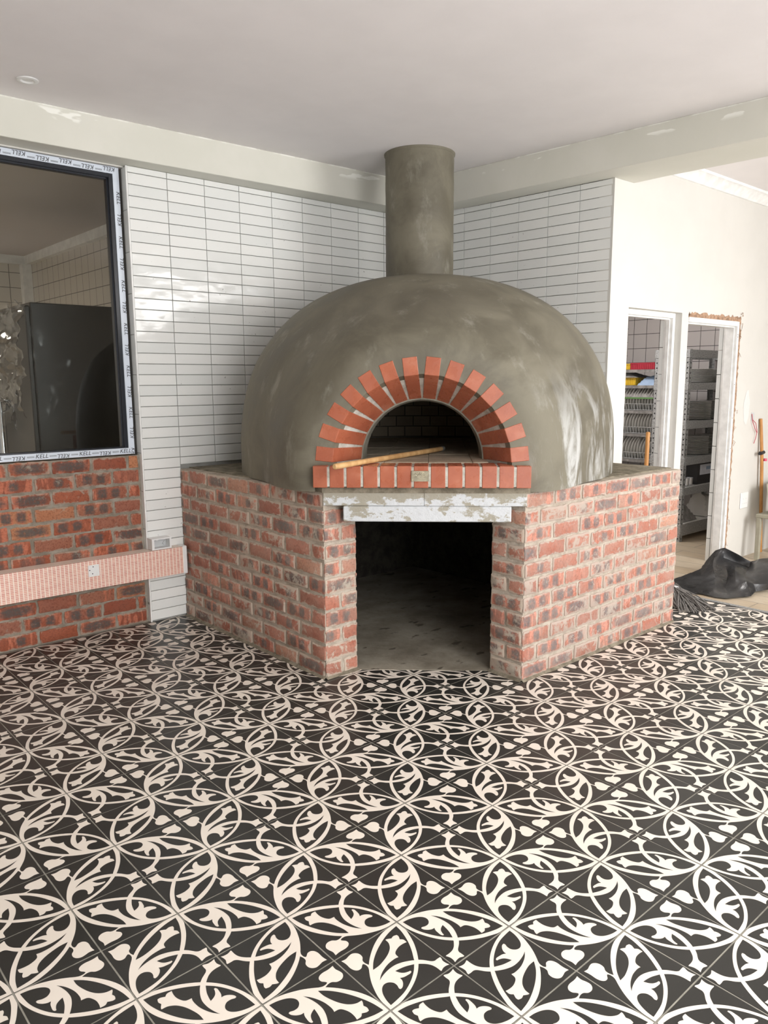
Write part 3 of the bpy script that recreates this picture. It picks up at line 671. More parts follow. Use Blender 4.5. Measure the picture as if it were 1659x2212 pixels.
# brass maker's badge
m = MB(); pc = AS-.02
dbox(m, pc-.19, pc+.19, 8.625, 8.66, 4.625, 4.85, 'brass'); dbox(m, pc-.19, pc+.19, 8.615, 8.63, 4.838, 4.85, 'brass'); dbox(m, pc-.19, pc+.19, 8.615, 8.63, 4.625, 4.637, 'brass')
for sx in (-.19, .178): dbox(m, pc+sx, pc+sx+.012, 8.615, 8.63, 4.625, 4.85, 'brass')
dbox(m, pc-.165, pc+.165, 8.605, 8.63, 4.715, 4.775, 'brass')
n = 16; pts = [(.135*math.cos(math.pi*i/n), .125*math.sin(math.pi*i/n)) for i in range(n+1)]
fr = [D(pc+x, 8.60, 4.71+y) for x, y in pts]; bk = [D(pc+x, 8.63, 4.71+y) for x, y in pts]
m.raw(fr+bk, [tuple(range(n+1))]+[(i, n+1+i, n+2+i, i+1) for i in range(n)], 'brass')
for i in range(9):
    a = math.pi*(i+.5)/9; c0 = Vector(D(pc+.075*math.cos(a), 8.592, 4.71+.07*math.sin(a))); c1 = Vector(D(pc+.125*math.cos(a), 8.592, 4.71+.115*math.sin(a))); m.tube([c0, c1], .008, 'brass', 5)
m.tube([D(pc-.07, 8.594, 4.73), D(pc-.03, 8.592, 4.775), D(pc+.03, 8.592, 4.775), D(pc+.07, 8.594, 4.73)], .009, 'brass', 5)
dbox(m, pc-.12, pc+.12, 8.612, 8.63, 4.678, 4.690, 'brass')
for i in range(12): dbox(m, pc-.12+i*.02, pc-.12+i*.02+(.014 if i % 5 else .004), 8.612, 8.63, 4.645, 4.664, 'brass')
tag(m.build('nameplate', oven, smooth=30), 'small brass badge with a raised arch')
# chimney
m = MB(); cx, cy = 11.74, 10.75
prof = [(1.0+.004*math.sin(i*1.7), 8.6+i*(13.262-8.6)/24) for i in range(25)]
m.lathe(prof, (cx, cy, 0), 'render', 72); m.lathe([(1.0, 13.20), (1.03, 13.225), (1.035, 13.268)], (cx, cy, 0), 'render', 72); m.build('chimney', oven, smooth=50)

# ------------------------------------------------------------------ wooden pole on the shelf
def pole(name, a, b, rad, key, label, cat, dark_end=False):
    a, b = Vector(a), Vector(b); e = empty(name, a, label, cat); m = MB(); n = 12; d = (b-a).normalized()
    pts = [a, a+d*.02]+[a+(b-a)*i/n for i in range(1, n)]+[b-d*.02, b]; rr = [rad*.7, rad]+[rad*(1+.03*math.sin(i*2.1)) for i in range(1, n)]+[rad, rad*.8]
    m.tube(pts, rr, key, 14); m.build('shaft', e, smooth=40)
    if dark_end:
        m = MB(); m.tube([b-d*.05, b+d*.06], [rad*1.08, rad*1.0], 'steel', 14); tag(m.build('ferrule', e, smooth=40), 'dull metal ferrule')
    return e
pole('wooden_pole', (4.97, 6.28, 5.015), (9.45, 7.52, 5.05), .062, 'pole', 'pale wooden pole lying across the brick shelf into the oven mouth', 'pole', True)

# ------------------------------------------------------------------ window in the left wall
wn = empty('window_1', (0, 14.250, 4.85)); tag(wn, kind='structure')
X0, X1, Za, Zb = -4.2, 4.11, 4.84, 12.325; tw = .165
m = MB()
m.box((X0, 14.200, Za), (X1, 14.265, Za+tw), 'tape'); m.box((X0, 14.200, Zb-tw), (X1, 14.265, Zb), 'tape'); m.box((X1-tw, 14.200, Za+tw), (X1, 14.265, Zb-tw), 'tape')
tag(m.build('protective_tape', wn), 'white printed film on the frame')
m = MB()
m.box((X0, 14.265, Za), (X1+.02, 14.505, Za+.12), 'frame'); m.box((X0, 14.265, Zb-.12), (X1+.02, 14.505, Zb), 'frame'); m.box((X1-.12, 14.265, Za), (X1+.025, 14.505, Zb), 'frame')
m.box((X0, 14.225, Za+tw), (X1-tw-.10, 14.465, Za+tw+.04), 'frame'); m.box((X0, 14.225, Zb-tw-.10), (X1-tw-.10, 14.465, Zb-tw), 'frame'); m.box((X1-tw-.10, 14.225, Za+tw), (X1-tw, 14.465, Zb-tw), 'frame')
m.box((X1-tw-.14, 14.305, Za+tw), (X1-tw-.05, 14.465, Zb-tw), 'frame'); m.box((X0, 14.305, Zb-tw-.14), (X1-tw-.14, 14.465, Zb-tw-.06), 'frame')
m.build('window_frame', wn, bevel=.008)
m = MB(); m.box((X0, 14.375, Za+.1), (X1-.1, 14.395, Zb-.1), 'glass'); m.build('pane', wn)
tv, tf = textverts('KELL', .150)
m = MB()
def put_text(cx_, cz_, ang):
    ca, sa = math.cos(ang), math.sin(ang)
    m.raw([(cx_+v.x*ca-v.y*sa, 14.195, cz_+v.x*sa+v.y*ca) for v in tv], tf, 'ink_print')
for i in range(14):
    x = 3.86-.555*i; put_text(x, Zb-.06 if i % 2 == 0 else Zb-.09, math.pi); put_text(x-.02, Za+.085 if i % 2 == 0 else Za+.065, 0 if i % 2 == 0 else math.pi)
    for q in range(3):
        m.box((x-.37, 14.196, Zb-.10-q*.014), (x-.19, 14.200, Zb-.095-q*.014), 'ink_print'); m.box((x-.38, 14.196, Za+.09-q*.014), (x-.2, 14.200, Za+.095-q*.014), 'ink_print')
for i in range(13): put_text(X1-.045, Zb-.75-.56*i, math.pi/2 if i % 2 else -math.pi/2)
tag(m.build('lettering', wn), 'black printing on the tape')

# ------------------------------------------------------------------ wall services on the left
tr_ = empty('trunking', (2, 13.77, 1.37), 'long cable trunking covered in pink grid film along the left wall', 'trunking')
m = MB(); xa, xb = -8, 5.10; y0 = 13.60
prof = [(1.375, 0), (1.38, -.02), (1.60, -.02), (1.605, -.012), (1.62, -.012), (1.625, -.02), (1.92, -.02), (1.925, -.012), (1.935, -.012), (1.94, -.02), (2.14, -.02), (2.15, 0)]
for (z0_, d0), (z1_, d1) in zip(prof[:-1], prof[1:]):
    m.face([(xa, y0+d0, z0_), (xb, y0+d0, z0_), (xb, y0+d1, z1_), (xa, y0+d1, z1_)], 'trunk', [(xa/.104, z0_/.0452), (xb/.104, z0_/.0452), (xb/.104, z1_/.0452), (xa/.104, z1_/.0452)])
m.face([(xa, y0, 2.15), (xb, y0, 2.15), (xb, 13.94, 2.15), (xa, 13.94, 2.15)], 'trunk'); m.face([(xa, 13.94, 1.375), (xb, 13.94, 1.375), (xb, y0, 1.375), (xa, y0, 1.375)], 'trunk')
m.face([(xb, y0, 1.375), (xb, 13.94, 1.375), (xb, 13.94, 2.15), (xb, y0, 2.15)], 'trunk'); m.box((xa, 13.94, 1.38), (4.18, 14.08, 2.145), 'trunk')
m.build('cover', tr_)
m = MB(); m.box((5.10, 13.56, 1.355), (5.22, 13.945, 2.17), 'white_plastic'); tag(m.build('end_cap', tr_, bevel=.02), 'plain pinkish end cap')
so = empty('wall_socket', (2.5, 13.58, 1.72), 'small pale three-hole socket set in the pink trunking', 'socket')
m = MB(); m.box((2.37, 13.555, 1.725), (2.665, 13.59, 2.03), 'white_plastic'); m.build('faceplate', so, bevel=.008)
for px_, pz in ((2.50, 1.985), (2.405, 1.90), (2.475, 1.80)): m = MB(); m.tube([(px_, 13.55, pz), (px_, 13.558, pz)], .014, 'hole', 12); m.build('pin_hole', so)
m = MB(); m.box((2.585, 13.545, 1.76), (2.655, 13.556, 1.84), 'white_plastic'); m.build('rocker', so)
bx = empty('wall_box', (4.47, 13.75, 2.155), 'open white surface back box on the tiles above the trunking', 'electrical box')
m = MB(); a0, a1, c0, c1 = 4.20, 4.78, 2.160, 2.475
m.box((a0, 13.62, c0), (a0+.07, 13.945, c1), 'white_plastic'); m.box((a1-.05, 13.62, c0), (a1, 13.945, c1), 'white_plastic'); m.box((a0+.07, 13.62, c0), (a1-.05, 13.945, c0+.035), 'white_plastic'); m.box((a0+.07, 13.62, c1-.035), (a1-.05, 13.945, c1), 'white_plastic')
m.build('box_shell', bx)
m = MB(); m.box((a0+.07, 13.88, c0+.035), (a1-.05, 13.94, c1-.035), 'grey_plastic')
m.tube([(4.30, 13.87, 2.38), (4.30, 13.885, 2.38)], .028, 'hole', 12); m.tube([(4.70, 13.86, 2.36), (4.62, 13.84, 2.28), (4.68, 13.86, 2.22)], .01, 'grey_plastic', 6); m.tube([(4.47, 13.87, 2.40), (4.47, 13.885, 2.40)], .04, 'white_plastic', 14); m.build('box_back', bx)
# downlight
dl = empty('downlight', (1.29, 12.15, ZC), 'small round white downlight recessed in the ceiling at far left', 'ceiling light')
m = MB(); m.lathe([(.225, ZC-.004), (.225, ZC-.022), (.205, ZC-.034), (.150, ZC-.034), (.128, ZC-.018), (.118, ZC-.006)], (1.29, 12.15, 0), 'white_plastic', 40); m.build('bezel', dl, smooth=35)
m = MB(); m.lathe([(.119, ZC-.006), (.10, ZC-.003), (.02, ZC-.002), (.001, ZC-.002)], (1.29, 12.15, 0), 'trimwhite', 32); m.build('lens', dl, smooth=50)

# ------------------------------------------------------------------ kitchen behind the window
def sqtile(name, base, line, kx, ky, size=.667, ox=0.0, oz=0.0):
    k = NT(name, .25); q = k.xyz(k.pos()); b = k.n('ShaderNodeTexBrick')
    k.put(b.inputs['Vector'], k.comb(k.ma('ADD', k.ma('DIVIDE', q[kx], U), ox), k.ma('ADD', k.ma('DIVIDE', q[ky], U), oz), 0.0)); b.offset = 0
    b.inputs['Scale'].default_value = 1; b.inputs['Brick Width'].default_value = size; b.inputs['Row Height'].default_value = size; b.inputs['Mortar Size'].default_value = .014
    for i in ('Color1', 'Color2'): b.inputs[i].default_value = (*base, 1)
    b.inputs['Mortar'].default_value = (*line, 1); k.col(b.outputs[0]); return k.m
M['ktile_x'] = sqtile('kitchen_tile_a', (.62, .58, .52), (.14, .13, .12), 0, 2, .667, .1, .2); M['ktile_y'] = sqtile('kitchen_tile_b', (.60, .56, .50), (.14, .13, .12), 1, 2, .667, .1, .2)
M['stile_y'] = sqtile('scullery_tile', (.60, .57, .56), (.08, .075, .07), 1, 2, .70, .22, .05); M['stile_x'] = sqtile('scullery_tile_b', (.60, .57, .56), (.08, .075, .07), 0, 2)
M['kceil'] = plain('kitchen_ceiling_paint', (.50, .45, .40), .8, var=.02, scale=2)
m = MB(); m.box((-22, 15, 12.55), (9, 33.5, 12.8), 'kceil'); struct(m, 'ceiling')
m = MB(); m.box((-22, 15, -.3), (9, 33.5, 0), 'planks'); struct(m, 'floor')
m = MB(); m.box((7.45, 15, 0), (7.9, 32.4, 12.8), 'ktile_y'); struct(m, 'wall_kitchen_right')
m = MB(); m.box((-22, 32.4, 0), (7.45, 32.8, 12.8), 'ktile_x'); m.box((-22.3, 15, 0), (-22, 32.8, 12.8), 'ktile_y'); struct(m, 'wall_kitchen_back')
m = MB(); m.prism([(-22, 32.15), (7.2, 32.15), (7.2, 15), (7.45, 15), (7.45, 32.4), (-22, 32.4)], 12.18, 12.549, 'trimwhite'); struct(m, 'trim_6')
m = MB(); m.box((7.05, 32.0, 0), (7.45, 32.4, 12.18), 'trimwhite'); struct(m, 'trim_7')
fg = empty('fridge', (4, 20, 0), 'tall black fridge half wrapped in clear plastic behind the window', 'fridge')
fx0, fx1, fy0, fy1, fz = 2.80, 6.10, 18.4, 24.2, 9.18
m = MB(); m.box((fx0+.15, fy0, .25), (fx1, fy1, fz), 'fridge'); m.box((fx0+.3, fy0+.1, 0), (fx1, fy1-.1, .25), 'hole'); m.build('cabinet', fg, bevel=.03)
for ya, yb in ((fy0+.02, (fy0+fy1)/2-.03), ((fy0+fy1)/2+.03, fy1-.02)):
    m = MB(); m.box((fx0, ya, .5), (fx0+.14, yb, fz-.1), 'fridge'); dr = m.build('door', fg, bevel=.03)
    m = MB(); hy = (fy0+fy1)/2-.35 if ya < 20 else (fy0+fy1)/2+.35
    m.tube([(fx0-.02, hy, 2.6), (fx0-.22, hy, 2.6), (fx0-.22, hy, 6.2), (fx0-.02, hy, 6.2)], .06, 'chrome', 10)
    hd = m.build('handle', fg, smooth=40); hd.parent = dr; hd['label'] = 'chrome bar handle'
def crumple(mb, P00, P10, P11, P01, nu, nv, nrm, amp, key, cut=None, seed=0):
    P00, P10, P11, P01, nrm = map(Vector, (P00, P10, P11, P01, nrm)); vs = []
    for i in range(nu+1):
        for j in range(nv+1):
            a, b = i/nu, j/nv; p = P00*(1-a)*(1-b)+P10*a*(1-b)+P11*a*b+P01*(1-a)*b
            d = mnoise.noise(Vector((p.x*1.3+seed, p.y*1.3, p.z*2.2)))+.5*abs(mnoise.noise(Vector((p.x*4+seed, p.y*4, p.z*6))))+.35*abs(mnoise.noise(Vector((p.x*9, p.y*9+seed, p.z*3))))
            vs.append(p+nrm*(amp*(.45+d)))
    fs = []
    for i in range(nu):
        for j in range(nv):
            if cut and cut(i/nu, j/nv): continue
            fs.append((i*(nv+1)+j, (i+1)*(nv+1)+j, (i+1)*(nv+1)+j+1, i*(nv+1)+j+1))
    mb.raw(vs, fs, key)
m = MB()
crumple(m, (fx0-.1, fy1, 5.0), (fx0-.03, fy0-.05, 5.0), (fx0-.03, fy0-.05, fz+.05), (fx0+.45, fy1, fz), 46, 40, (-1, 0, 0), .30, 'cling', lambda a, b: b < .12+.14*math.sin(a*9)+.1*math.sin(a*23))
crumple(m, (fx0-.02, fy0-.02, 5.2), (fx1, fy0-.02, 5.2), (fx1, fy0-.02, fz+.03), (fx0-.02, fy0-.02, fz+.03), 60, 40, (0, -1, 0), .06, 'film', lambda a, b: b < .06+.12*abs(math.sin(a*5+1))+(.04*math.sin(a*31)), 9)
tag(m.build('plastic_wrap', fg, smooth=25), 'clear crumpled plastic wrap')

# ------------------------------------------------------------------ doors to the scullery
def dframe(name, xa, xb, zt, face, key='trimwhite', holes=False, lj=.1):
    d = empty(name, ((xa+xb)/2, 6.8, 0)); tag(d, kind='structure'); m = MB(); y0_, y1_ = face
    m.box((xb-.16, y0_, 0), (xb, y1_, zt), key); m.box((xa, y0_+.03, 0), (xa+lj, y1_, zt), key); m.box((xa+lj, y0_, zt-.16), (xb-.16, y1_, zt), key)
    m.box((xb-.20, y0_+.10, 0), (xb-.161, y1_-.08, zt-.161), key); m.box((xa+lj, y0_+.10, zt-.21), (xb-.20, y1_-.08, zt-.161), key)
    m.build('door_frame', d, bevel=.012)
    if holes:
        m = MB()
        for z in (8.35, 8.27, 6.6, 5.4, 4.3, 3.2, 2.7, 1.8, .65, .45): m.tube([(xb-.09, y0_-.004, z), (xb-.09, y0_+.004, z)], .018, 'hole', 8)
        m.build('screw_holes', d)
    return d
dframe('door_1', 16.2, 19.3, 8.9, (6.62, 6.92)); d2 = dframe('door_2', 19.725, 23.36, 8.80, (6.375, 6.86), holes=True, lj=.02)
m = MB()
for z in range(10): m.box((19.16, 6.93, z*.87+.01), (19.40, 7.06, z*.87+.855), 'tile'); m.box((23.24, 6.90, z*.87+.01), (23.50, 7.04, z*.87+.855), 'tile')
struct(m, 'trim_8')
m = MB(); random.seed(3)      # hacked plaster edge round the second door
for (p0, p1, n, ax) in (((23.36, 8.9), (23.50, .2), 90, 'v'), ((19.75, 8.8), (23.45, 8.8), 40, 'h')):
    vs = []; fs = []
    for i in range(n+1):
        t = i/n
        if ax == 'v':
            z = 8.95*(1-t)+.02; xo = 23.50+random.uniform(-.05, .05); xi = 23.35; yy = 6.385+random.uniform(-.02, 0); vs += [(xi, 6.39, z), ((xi+xo)/2, yy, z), (xo, 6.393, z)]
        else:
            x = 19.74+3.72*t; zo = 8.93+random.uniform(-.05, .05)+.06*t; yy = 6.385+random.uniform(-.02, 0); vs += [(x, 6.39, 8.80), (x, yy, (8.80+zo)/2), (x, 6.393, zo)]
    fs = [(i*3+j, i*3+j+1, i*3+4+j, i*3+3+j) for i in range(n) for j in range(2)]
    m.raw(vs, fs, 'rust')
m.box((23.35, 6.40, 0), (23.475, 6.78, 8.9), 'rust'); m.box((19.71, 6.40, 8.79), (23.47, 6.78, 8.905), 'rust')
for _ in range(14):
    x = random.choice([23.42+random.uniform(-.05, .1)]); z = random.uniform(8.3, 9.1) if _ < 8 else random.uniform(.4, 8); m.tube([(x, 6.38, z), (x+random.uniform(-.06, .08), 6.33, z+random.uniform(-.1, .1)), (x+random.uniform(-.1, .14), 6.34, z-random.uniform(0, .2))], .008, 'rust', 4)
m.build('plaster_edge', d2)
# scullery shell
m = MB(); m.box((31.0, 7.02, 0), (31.4, 20, 13.0), 'stile_y'); m.box((16.13, 15.5, 0), (31, 15.9, 13), 'stile_x'); m.box((16.14, 7.02, 0), (16.2, 15.5, 12.9), 'stile_y'); struct(m, 'wall_scullery')
m = MB(); m.box((15.9, 7.02, 12.9), (31.4, 16, 13.2), 'ceiling'); struct(m, 'ceiling')

def post(mb, x, y, z1, sx, sy):      # slotted angle upright
    mb.box((x, y, 0), (x+sx*.19, y+sy*.012, z1), 'steel'); mb.box((x, y, 0), (x+sx*.012, y+sy*.19, z1), 'steel')
    z = .1
    while z < z1-.05:
        mb.box((x+sx*.07, y-sy*.002, z), (x+sx*.12, y-sy*.0005, z+.06), 'hole'); mb.box((x-sx*.002, y+sy*.07, z), (x-sx*.0005, y+sy*.12, z+.06), 'hole'); z += .21
rx0, rx1, ry0, ry1 = 25.75, 30.7, 9.40, 10.95
rk = empty('storage_rack', (27, 10, 0), 'galvanised slotted-angle rack stacked with plates, seen through the right doorway', 'rack')
for x, y, sx, sy in ((rx0, ry0, 1, 1), (rx1, ry0, -1, 1), (rx0, ry1, 1, -1), (rx1, ry1, -1, -1)):
    m = MB(); post(m, x, y, 8.02, sx, sy); m.build('upright', rk)
SHELF = [(8.0, 7.68), (6.66, 6.36), (5.08, 4.76), (3.57, 3.25), (2.30, 1.98), (.75, .25)]
for zt, zb in SHELF:
    m = MB(); m.box((rx0+.01, ry0-.02, zb), (rx1-.01, ry0+.01, zt), 'steel'); m.box((rx0+.01, ry1-.01, zb), (rx1-.01, ry1+.02, zt), 'steel'); m.box((rx0-.02, ry0, zb), (rx0+.01, ry1, zt), 'steel'); m.box((rx1-.01, ry0, zb), (rx1+.02, ry1, zt), 'steel')
    if zt < 7.9: m.box((rx0, ry0, zt-.05), (rx1, ry1, zt-.01), 'trimwhite' if zt < 3 else 'steel')
    m.build('shelf', rk, bevel=.006)
lx0, lx1, ly0, ly1 = 27.1, 28.8, 11.3, 15.3
rk2 = empty('storage_rack', (28, 13.2, 0), 'shelving of dish racks against the tiles, seen through the left doorway', 'rack')
for x, y, sx, sy in ((lx0, ly0, 1, 1), (lx1, ly0, -1, 1), (lx0, ly1, 1, -1), (lx1, ly1, -1, -1)):
    m = MB(); post(m, x, y, 7.7, sx, sy); m.build('upright', rk2)
for zt in (7.25, 6.55, 5.42, 4.38, 3.22, 1.9, .6):
    m = MB(); m.box((lx0, ly0, zt-.06), (lx1, ly1, zt-.02), 'steel'); m.box((lx0-.01, ly0, zt-.13), (lx0+.02, ly1, zt), 'greycloth'); m.build('shelf', rk2)
# plates
pm = MB(); pm.lathe([(.001, 0), (.36, 0), (.38, .012), (.54, .030), (.60, .040), (.605, .052), (.58, .056), (.46, .046), (.31, .026), (.001, .022)], (0, 0, 0), 'plate', 28)
proto = pm.build('dinner_plate', smooth=40); first = [True]
def plate(loc, rot, label, group):
    if first[0]:
        first[0] = False; proto.location = Vector(loc)*U; proto.rotation_euler = rot; tag(proto, label, 'plate', group)
    else: copy_at(proto, loc, rot, label, group)
random.seed(11)
for zt, nm, cnt in ((6.66, 'upper', 11), (5.08, 'middle', 15), (3.57, 'lower', 15)):
    for cxp, side in ((27.95, 'left'), (29.45, 'right')):
        for i in range(cnt):
            plate((cxp+random.uniform(-.015, .015), 10.12+random.uniform(-.015, .015), zt+.0+i*.053), (0, 0, random.uniform(0, 6)), f'white dinner plate in the {side} stack on the {nm} shelf of the rack', f'plates in the {side} stack, {nm} shelf')
for zt, nm in ((5.42, 'top'), (4.38, 'middle'), (3.22, 'bottom')):
    wr = empty('dish_rack', (27.7, 13.2, zt), f'dark wire dish rack of upright plates, {nm} one behind the left doorway', 'dish rack')
    m = MB()
    for yy in range(0, 26): m.tube([(27.15, 11.5+yy*.145, zt), (27.15, 11.5+yy*.145, zt+.3)], .012, 'steel', 5)
    for z in (.03, .3): m.tube([(27.15, 11.5, zt+z), (27.15, 15.1, zt+z), (28.3, 15.1, zt+z), (28.3, 11.5, zt+z), (27.15, 11.5, zt+z)], .016, 'steel', 6)
    m.build('wire_frame', wr)
    for i in range(24):
        plate((27.75, 11.62+i*.145, zt+.56), (R(90)+R(random.uniform(6, 14)), 0, 0), f'plate standing on edge in the {nm} dish rack', f'plates in the {nm} dish rack')
def lump(name, a, b, key, label, cat, amp=.05, seed=0):
    (x0, y0_, z0_), (x1, y1_, z1_) = a, b; m = MB(); nu = 16; vs = []; fs = []
    for i in range(nu+1):
        for j in range(nu+1):
            x = x0+(x1-x0)*i/nu; y = y0_+(y1_-y0_)*j/nu; ed = min(i, j, nu-i, nu-j)/nu*2
            vs.append((x, y, z0_+(z1_-z0_)*min(1, ed*2.2)*(.75+amp*5*mnoise.noise(Vector((x*2+seed, y*3, 0))))))
    fs = [(i*(nu+1)+j, (i+1)*(nu+1)+j, (i+1)*(nu+1)+j+1, i*(nu+1)+j+1) for i in range(nu) for j in range(nu)]; m.raw(vs, fs, key)
    return tag(m.build(name, smooth=30), label, cat)
def tray(name, a, b, key, label, ribs=True):
    e = empty(name, ((a[0]+b[0])/2, (a[1]+b[1])/2, a[2]), label, 'crate'); m = MB(); (x0, y0_, z0_), (x1, y1_, z1_) = a, b; t = .04
    m.box((x0, y0_, z0_), (x1, y1_, z0_+t), key); m.box((x0, y0_, z0_), (x0+t, y1_, z1_), key); m.box((x1-t, y0_, z0_), (x1, y1_, z1_), key); m.box((x0, y0_, z0_), (x1, y0_+t, z1_), key); m.box((x0, y1_-t, z0_), (x1, y1_, z1_), key)
    m.build('tray', e, bevel=.01)
    m = MB(); y = y0_+.06
    while y < y1_-.05: m.box((x0-.015, y, z0_+.03), (x0+.001, y+.035, z1_-.05), key); y += .09
    m.box((x0-.02, y0_, z1_-.04), (x0+.001, y1_, z1_), key); m.build('rim', e)
tray('plastic_crate', (27.2, 13.0, 7.25), (28.7, 15.1, 7.52), 'yellow', 'yellow plastic tray on the top shelf behind the left doorway')
tray('plastic_crate', (27.15, 11.45, 7.25), (28.7, 12.95, 7.55), 'red', 'dark red plastic tray on the top shelf behind the left doorway')
tray('plastic_crate', (27.2, 12.7, 6.55), (28.7, 15.1, 6.90), 'yellow', 'yellow ribbed tray below the grey bundle, behind the left doorway')
lump('folded_cloth', (27.1, 12.6, 6.90), (28.6, 15.2, 7.2), 'greycloth', 'grey crumpled bundle lying on the lower yellow tray', 'cloth', .06, 3)
lump('plastic_bag', (27.1, 11.4, 6.55), (28.6, 12.6, 7.05), 'blue', 'pale blue bag beside the lower yellow tray', 'bag', .05, 8)
for zt, ky, lb in ((5.95, 'greycloth', 'grey cloth heap above the dish racks'), ): lump('folded_cloth', (27.1, 11.4, 6.02), (28.6, 15.1, 6.45), ky, lb, 'cloth', .08, 5)
m = MB(); m.box((27.1, 11.4, 5.95), (28.7, 15.2, 6.02), 'green'); m.build('shelf', rk2); tag(rk2.children[-1], 'shelf edge lined with green cloth')
# contents low on the right rack
cb = empty('carton', (29.3, 10, 2.3), 'dark box with white and blue label on the lower right of the rack', 'box')
m = MB(); m.box((27.35, 9.6, 2.30), (29.9, 10.7, 3.2), 'black'); m.build('box_body', cb, bevel=.01)
m = MB(); m.box((27.55, 9.59, 2.70), (29.0, 9.599, 3.14), 'cardw'); m.box((28.1, 9.585, 2.90), (28.6, 9.589, 3.04), 'blue'); m.build('box_label', cb)
gp = MB(); gp.lathe([(.001, 0), (.11, 0), (.13, .02), (.15, .34), (.145, .34), (.125, .03), (.001, .02)], (0, 0, 0), 'chrome', 16); g0 = gp.build('steel_cup', smooth=40)
g0.location = Vector((26.25, 9.7, 2.30))*U; tag(g0, 'small steel cup, leftmost of three on the lower rack shelf', 'cup', 'steel cups on the rack')
for i, lb in ((1, 'small steel cup, middle of three on the lower rack shelf'), (2, 'small steel cup, nearest the dark box on the rack')): copy_at(g0, (26.25+.31*i, 9.7, 2.30), None, lb, 'steel cups on the rack')
lump('wrapped_bundle', (26.0, 9.6, .76), (27.6, 10.8, 1.5), 'greycloth', 'grey wrapped bundle on the bottom rack shelf at left', 'bundle', .03, 2)
lump('wrapped_bundle', (28.4, 9.6, .76), (30.3, 10.8, 1.85), 'plate', 'pale wrapped bundle on the bottom rack shelf at right', 'bundle', .05, 4)

# ------------------------------------------------------------------ right-hand side clutter
pole('broom_handle', (16.75, 5.95, 0.02), (16.70, 5.90, 5.22), .062, 'pole2', 'orange wooden broom handle standing behind the right end of the oven base', 'broom handle')
bh = empty('garden_tool', (26.1, 5.6, 0.0), 'orange wooden handle with a black grip leaning on the white wall', 'tool')
m = MB(); m.tube([(25.55, 6.32, 5.30), (25.70, 6.24, 3.8), (26.1, 6.20, .05)], [.055, .062, .062], 'pole2', 12); m.build('shaft', bh, smooth=40)
m = MB(); m.tube([(25.34, 6.20, 3.97), (25.40, 6.20, 4.0), (25.50, 6.20, 3.98), (25.72, 6.20, 4.02)], [.05, .07, .062, .07], 'black', 10); tag(m.build('grip', bh, smooth=40), 'black plastic grip')
m = MB(); m.tube([(25.74, 6.12, 3.78), (25.74, 6.12, 3.68)], .06, 'pink', 10); tag(m.build('knob', bh, smooth=40), 'small pink knob')
ol = empty('wall_outlet', (24.7, 6.38, 2.2), 'white multi-pin socket plate low on the white far wall', 'socket')
m = MB(); m.box((24.40, 6.355, 1.93), (25.02, 6.398, 2.54), 'white_plastic'); m.build('faceplate', ol, bevel=.03)
for x, z in ((24.6, 2.30), (24.55, 2.12), (24.68, 2.12), (24.82, 2.30), (24.78, 2.12), (24.9, 2.12)): m = MB(); m.tube([(x, 6.350, z), (x, 6.357, z)], .016, 'grey_plastic', 8); m.build('pin_hole', ol)
cw = empty('wire_tail', (25, 6.38, 5.5), 'loose red wires hanging from an open box on the far wall', 'wire')
m = MB(); m.box((24.85, 6.385, 5.25), (25.12, 6.398, 5.55), 'grey_plastic'); m.build('back_box', cw)
m = MB(); m.tube([(24.86, 6.37, 5.5), (24.88, 6.33, 5.2), (25.05, 6.30, 4.95), (25.28, 6.32, 4.78), (25.22, 6.33, 4.55), (25.12, 6.34, 4.38)], .012, 'wire', 6); m.tube([(24.95, 6.37, 5.28), (25.15, 6.33, 5.15), (25.22, 6.3, 4.9), (25.3, 6.32, 4.78)], .012, 'wire', 6); m.build('wires', cw, smooth=40)
m = MB(); pts = [(24.42+.24*math.cos(2*math.pi*i/40)+.02*math.sin(i*.9), 6.394, 5.75+.62*math.sin(2*math.pi*i/40)+.03*math.cos(i*.7)) for i in range(40)]; m.face(pts[::-1] if False else pts, 'patch'); struct(m, 'trim_9')

# black plastic sheet heaped on the floor
G = [[(21.03, 7.12, 0.04), (21.41, 6.87, 0.04), (21.63, 6.43, 0.1), (21.84, 6.01, 0.75), (21.69, 5.62, 0.95), (21.84, 5.18, 0.75), (22.1, 4.85, 0.5), (21.86, 4.47, 0.7), (22.48, 4.19, 0.7)],
     [(20.28, 6.76, 0.06), (20.49, 6.39, 0.06), (20.55, 5.84, 0.15), (20.61, 5.48, 0.5), (21.62, 5.59, 0.6), (21.87, 5.26, 0.45), (21.93, 4.82, 0.35), (21.45, 4.39, 0.65), (21.34, 3.73, 0.75)],
     [(19.56, 6.4, 0.05), (19.58, 5.91, 0.06), (19.74, 5.47, 0.1), (19.9, 5.03, 0.25), (20.62, 4.96, 0.3), (20.3, 4.58, 0.55), (20.65, 4.39, 0.4), (20.49, 3.99, 0.5), (20.65, 3.42, 0.5)],
     [(18.97, 6.0, 0.04), (18.77, 5.48, 0.05), (18.95, 5.1, 0.06), (19.12, 4.65, 0.12), (19.7, 4.57, 0.06), (19.65, 4.22, 0.2), (19.7, 3.93, 0.4), (19.93, 3.76, 0.3), (20.42, 3.32, 0.3)],
     [(18.37, 5.56, 0.03), (18.24, 5.14, 0.03), (18.49, 4.79, 0.04), (18.44, 4.32, 0.04), (18.55, 4.0, 0.04), (18.97, 3.79, 0.05), (19.33, 3.6, 0.05), (19.88, 3.69, 0.08), (20.61, 3.38, 0.1)]]
m = MB(); nr, nc = len(G), len(G[0]); K = 7; vs = []
def cr(a, b, c, d, t): return .5*((2*b)+(c-a)*t+(2*a-5*b+4*c-d)*t*t+(3*b-a-3*c+d)*t**3)
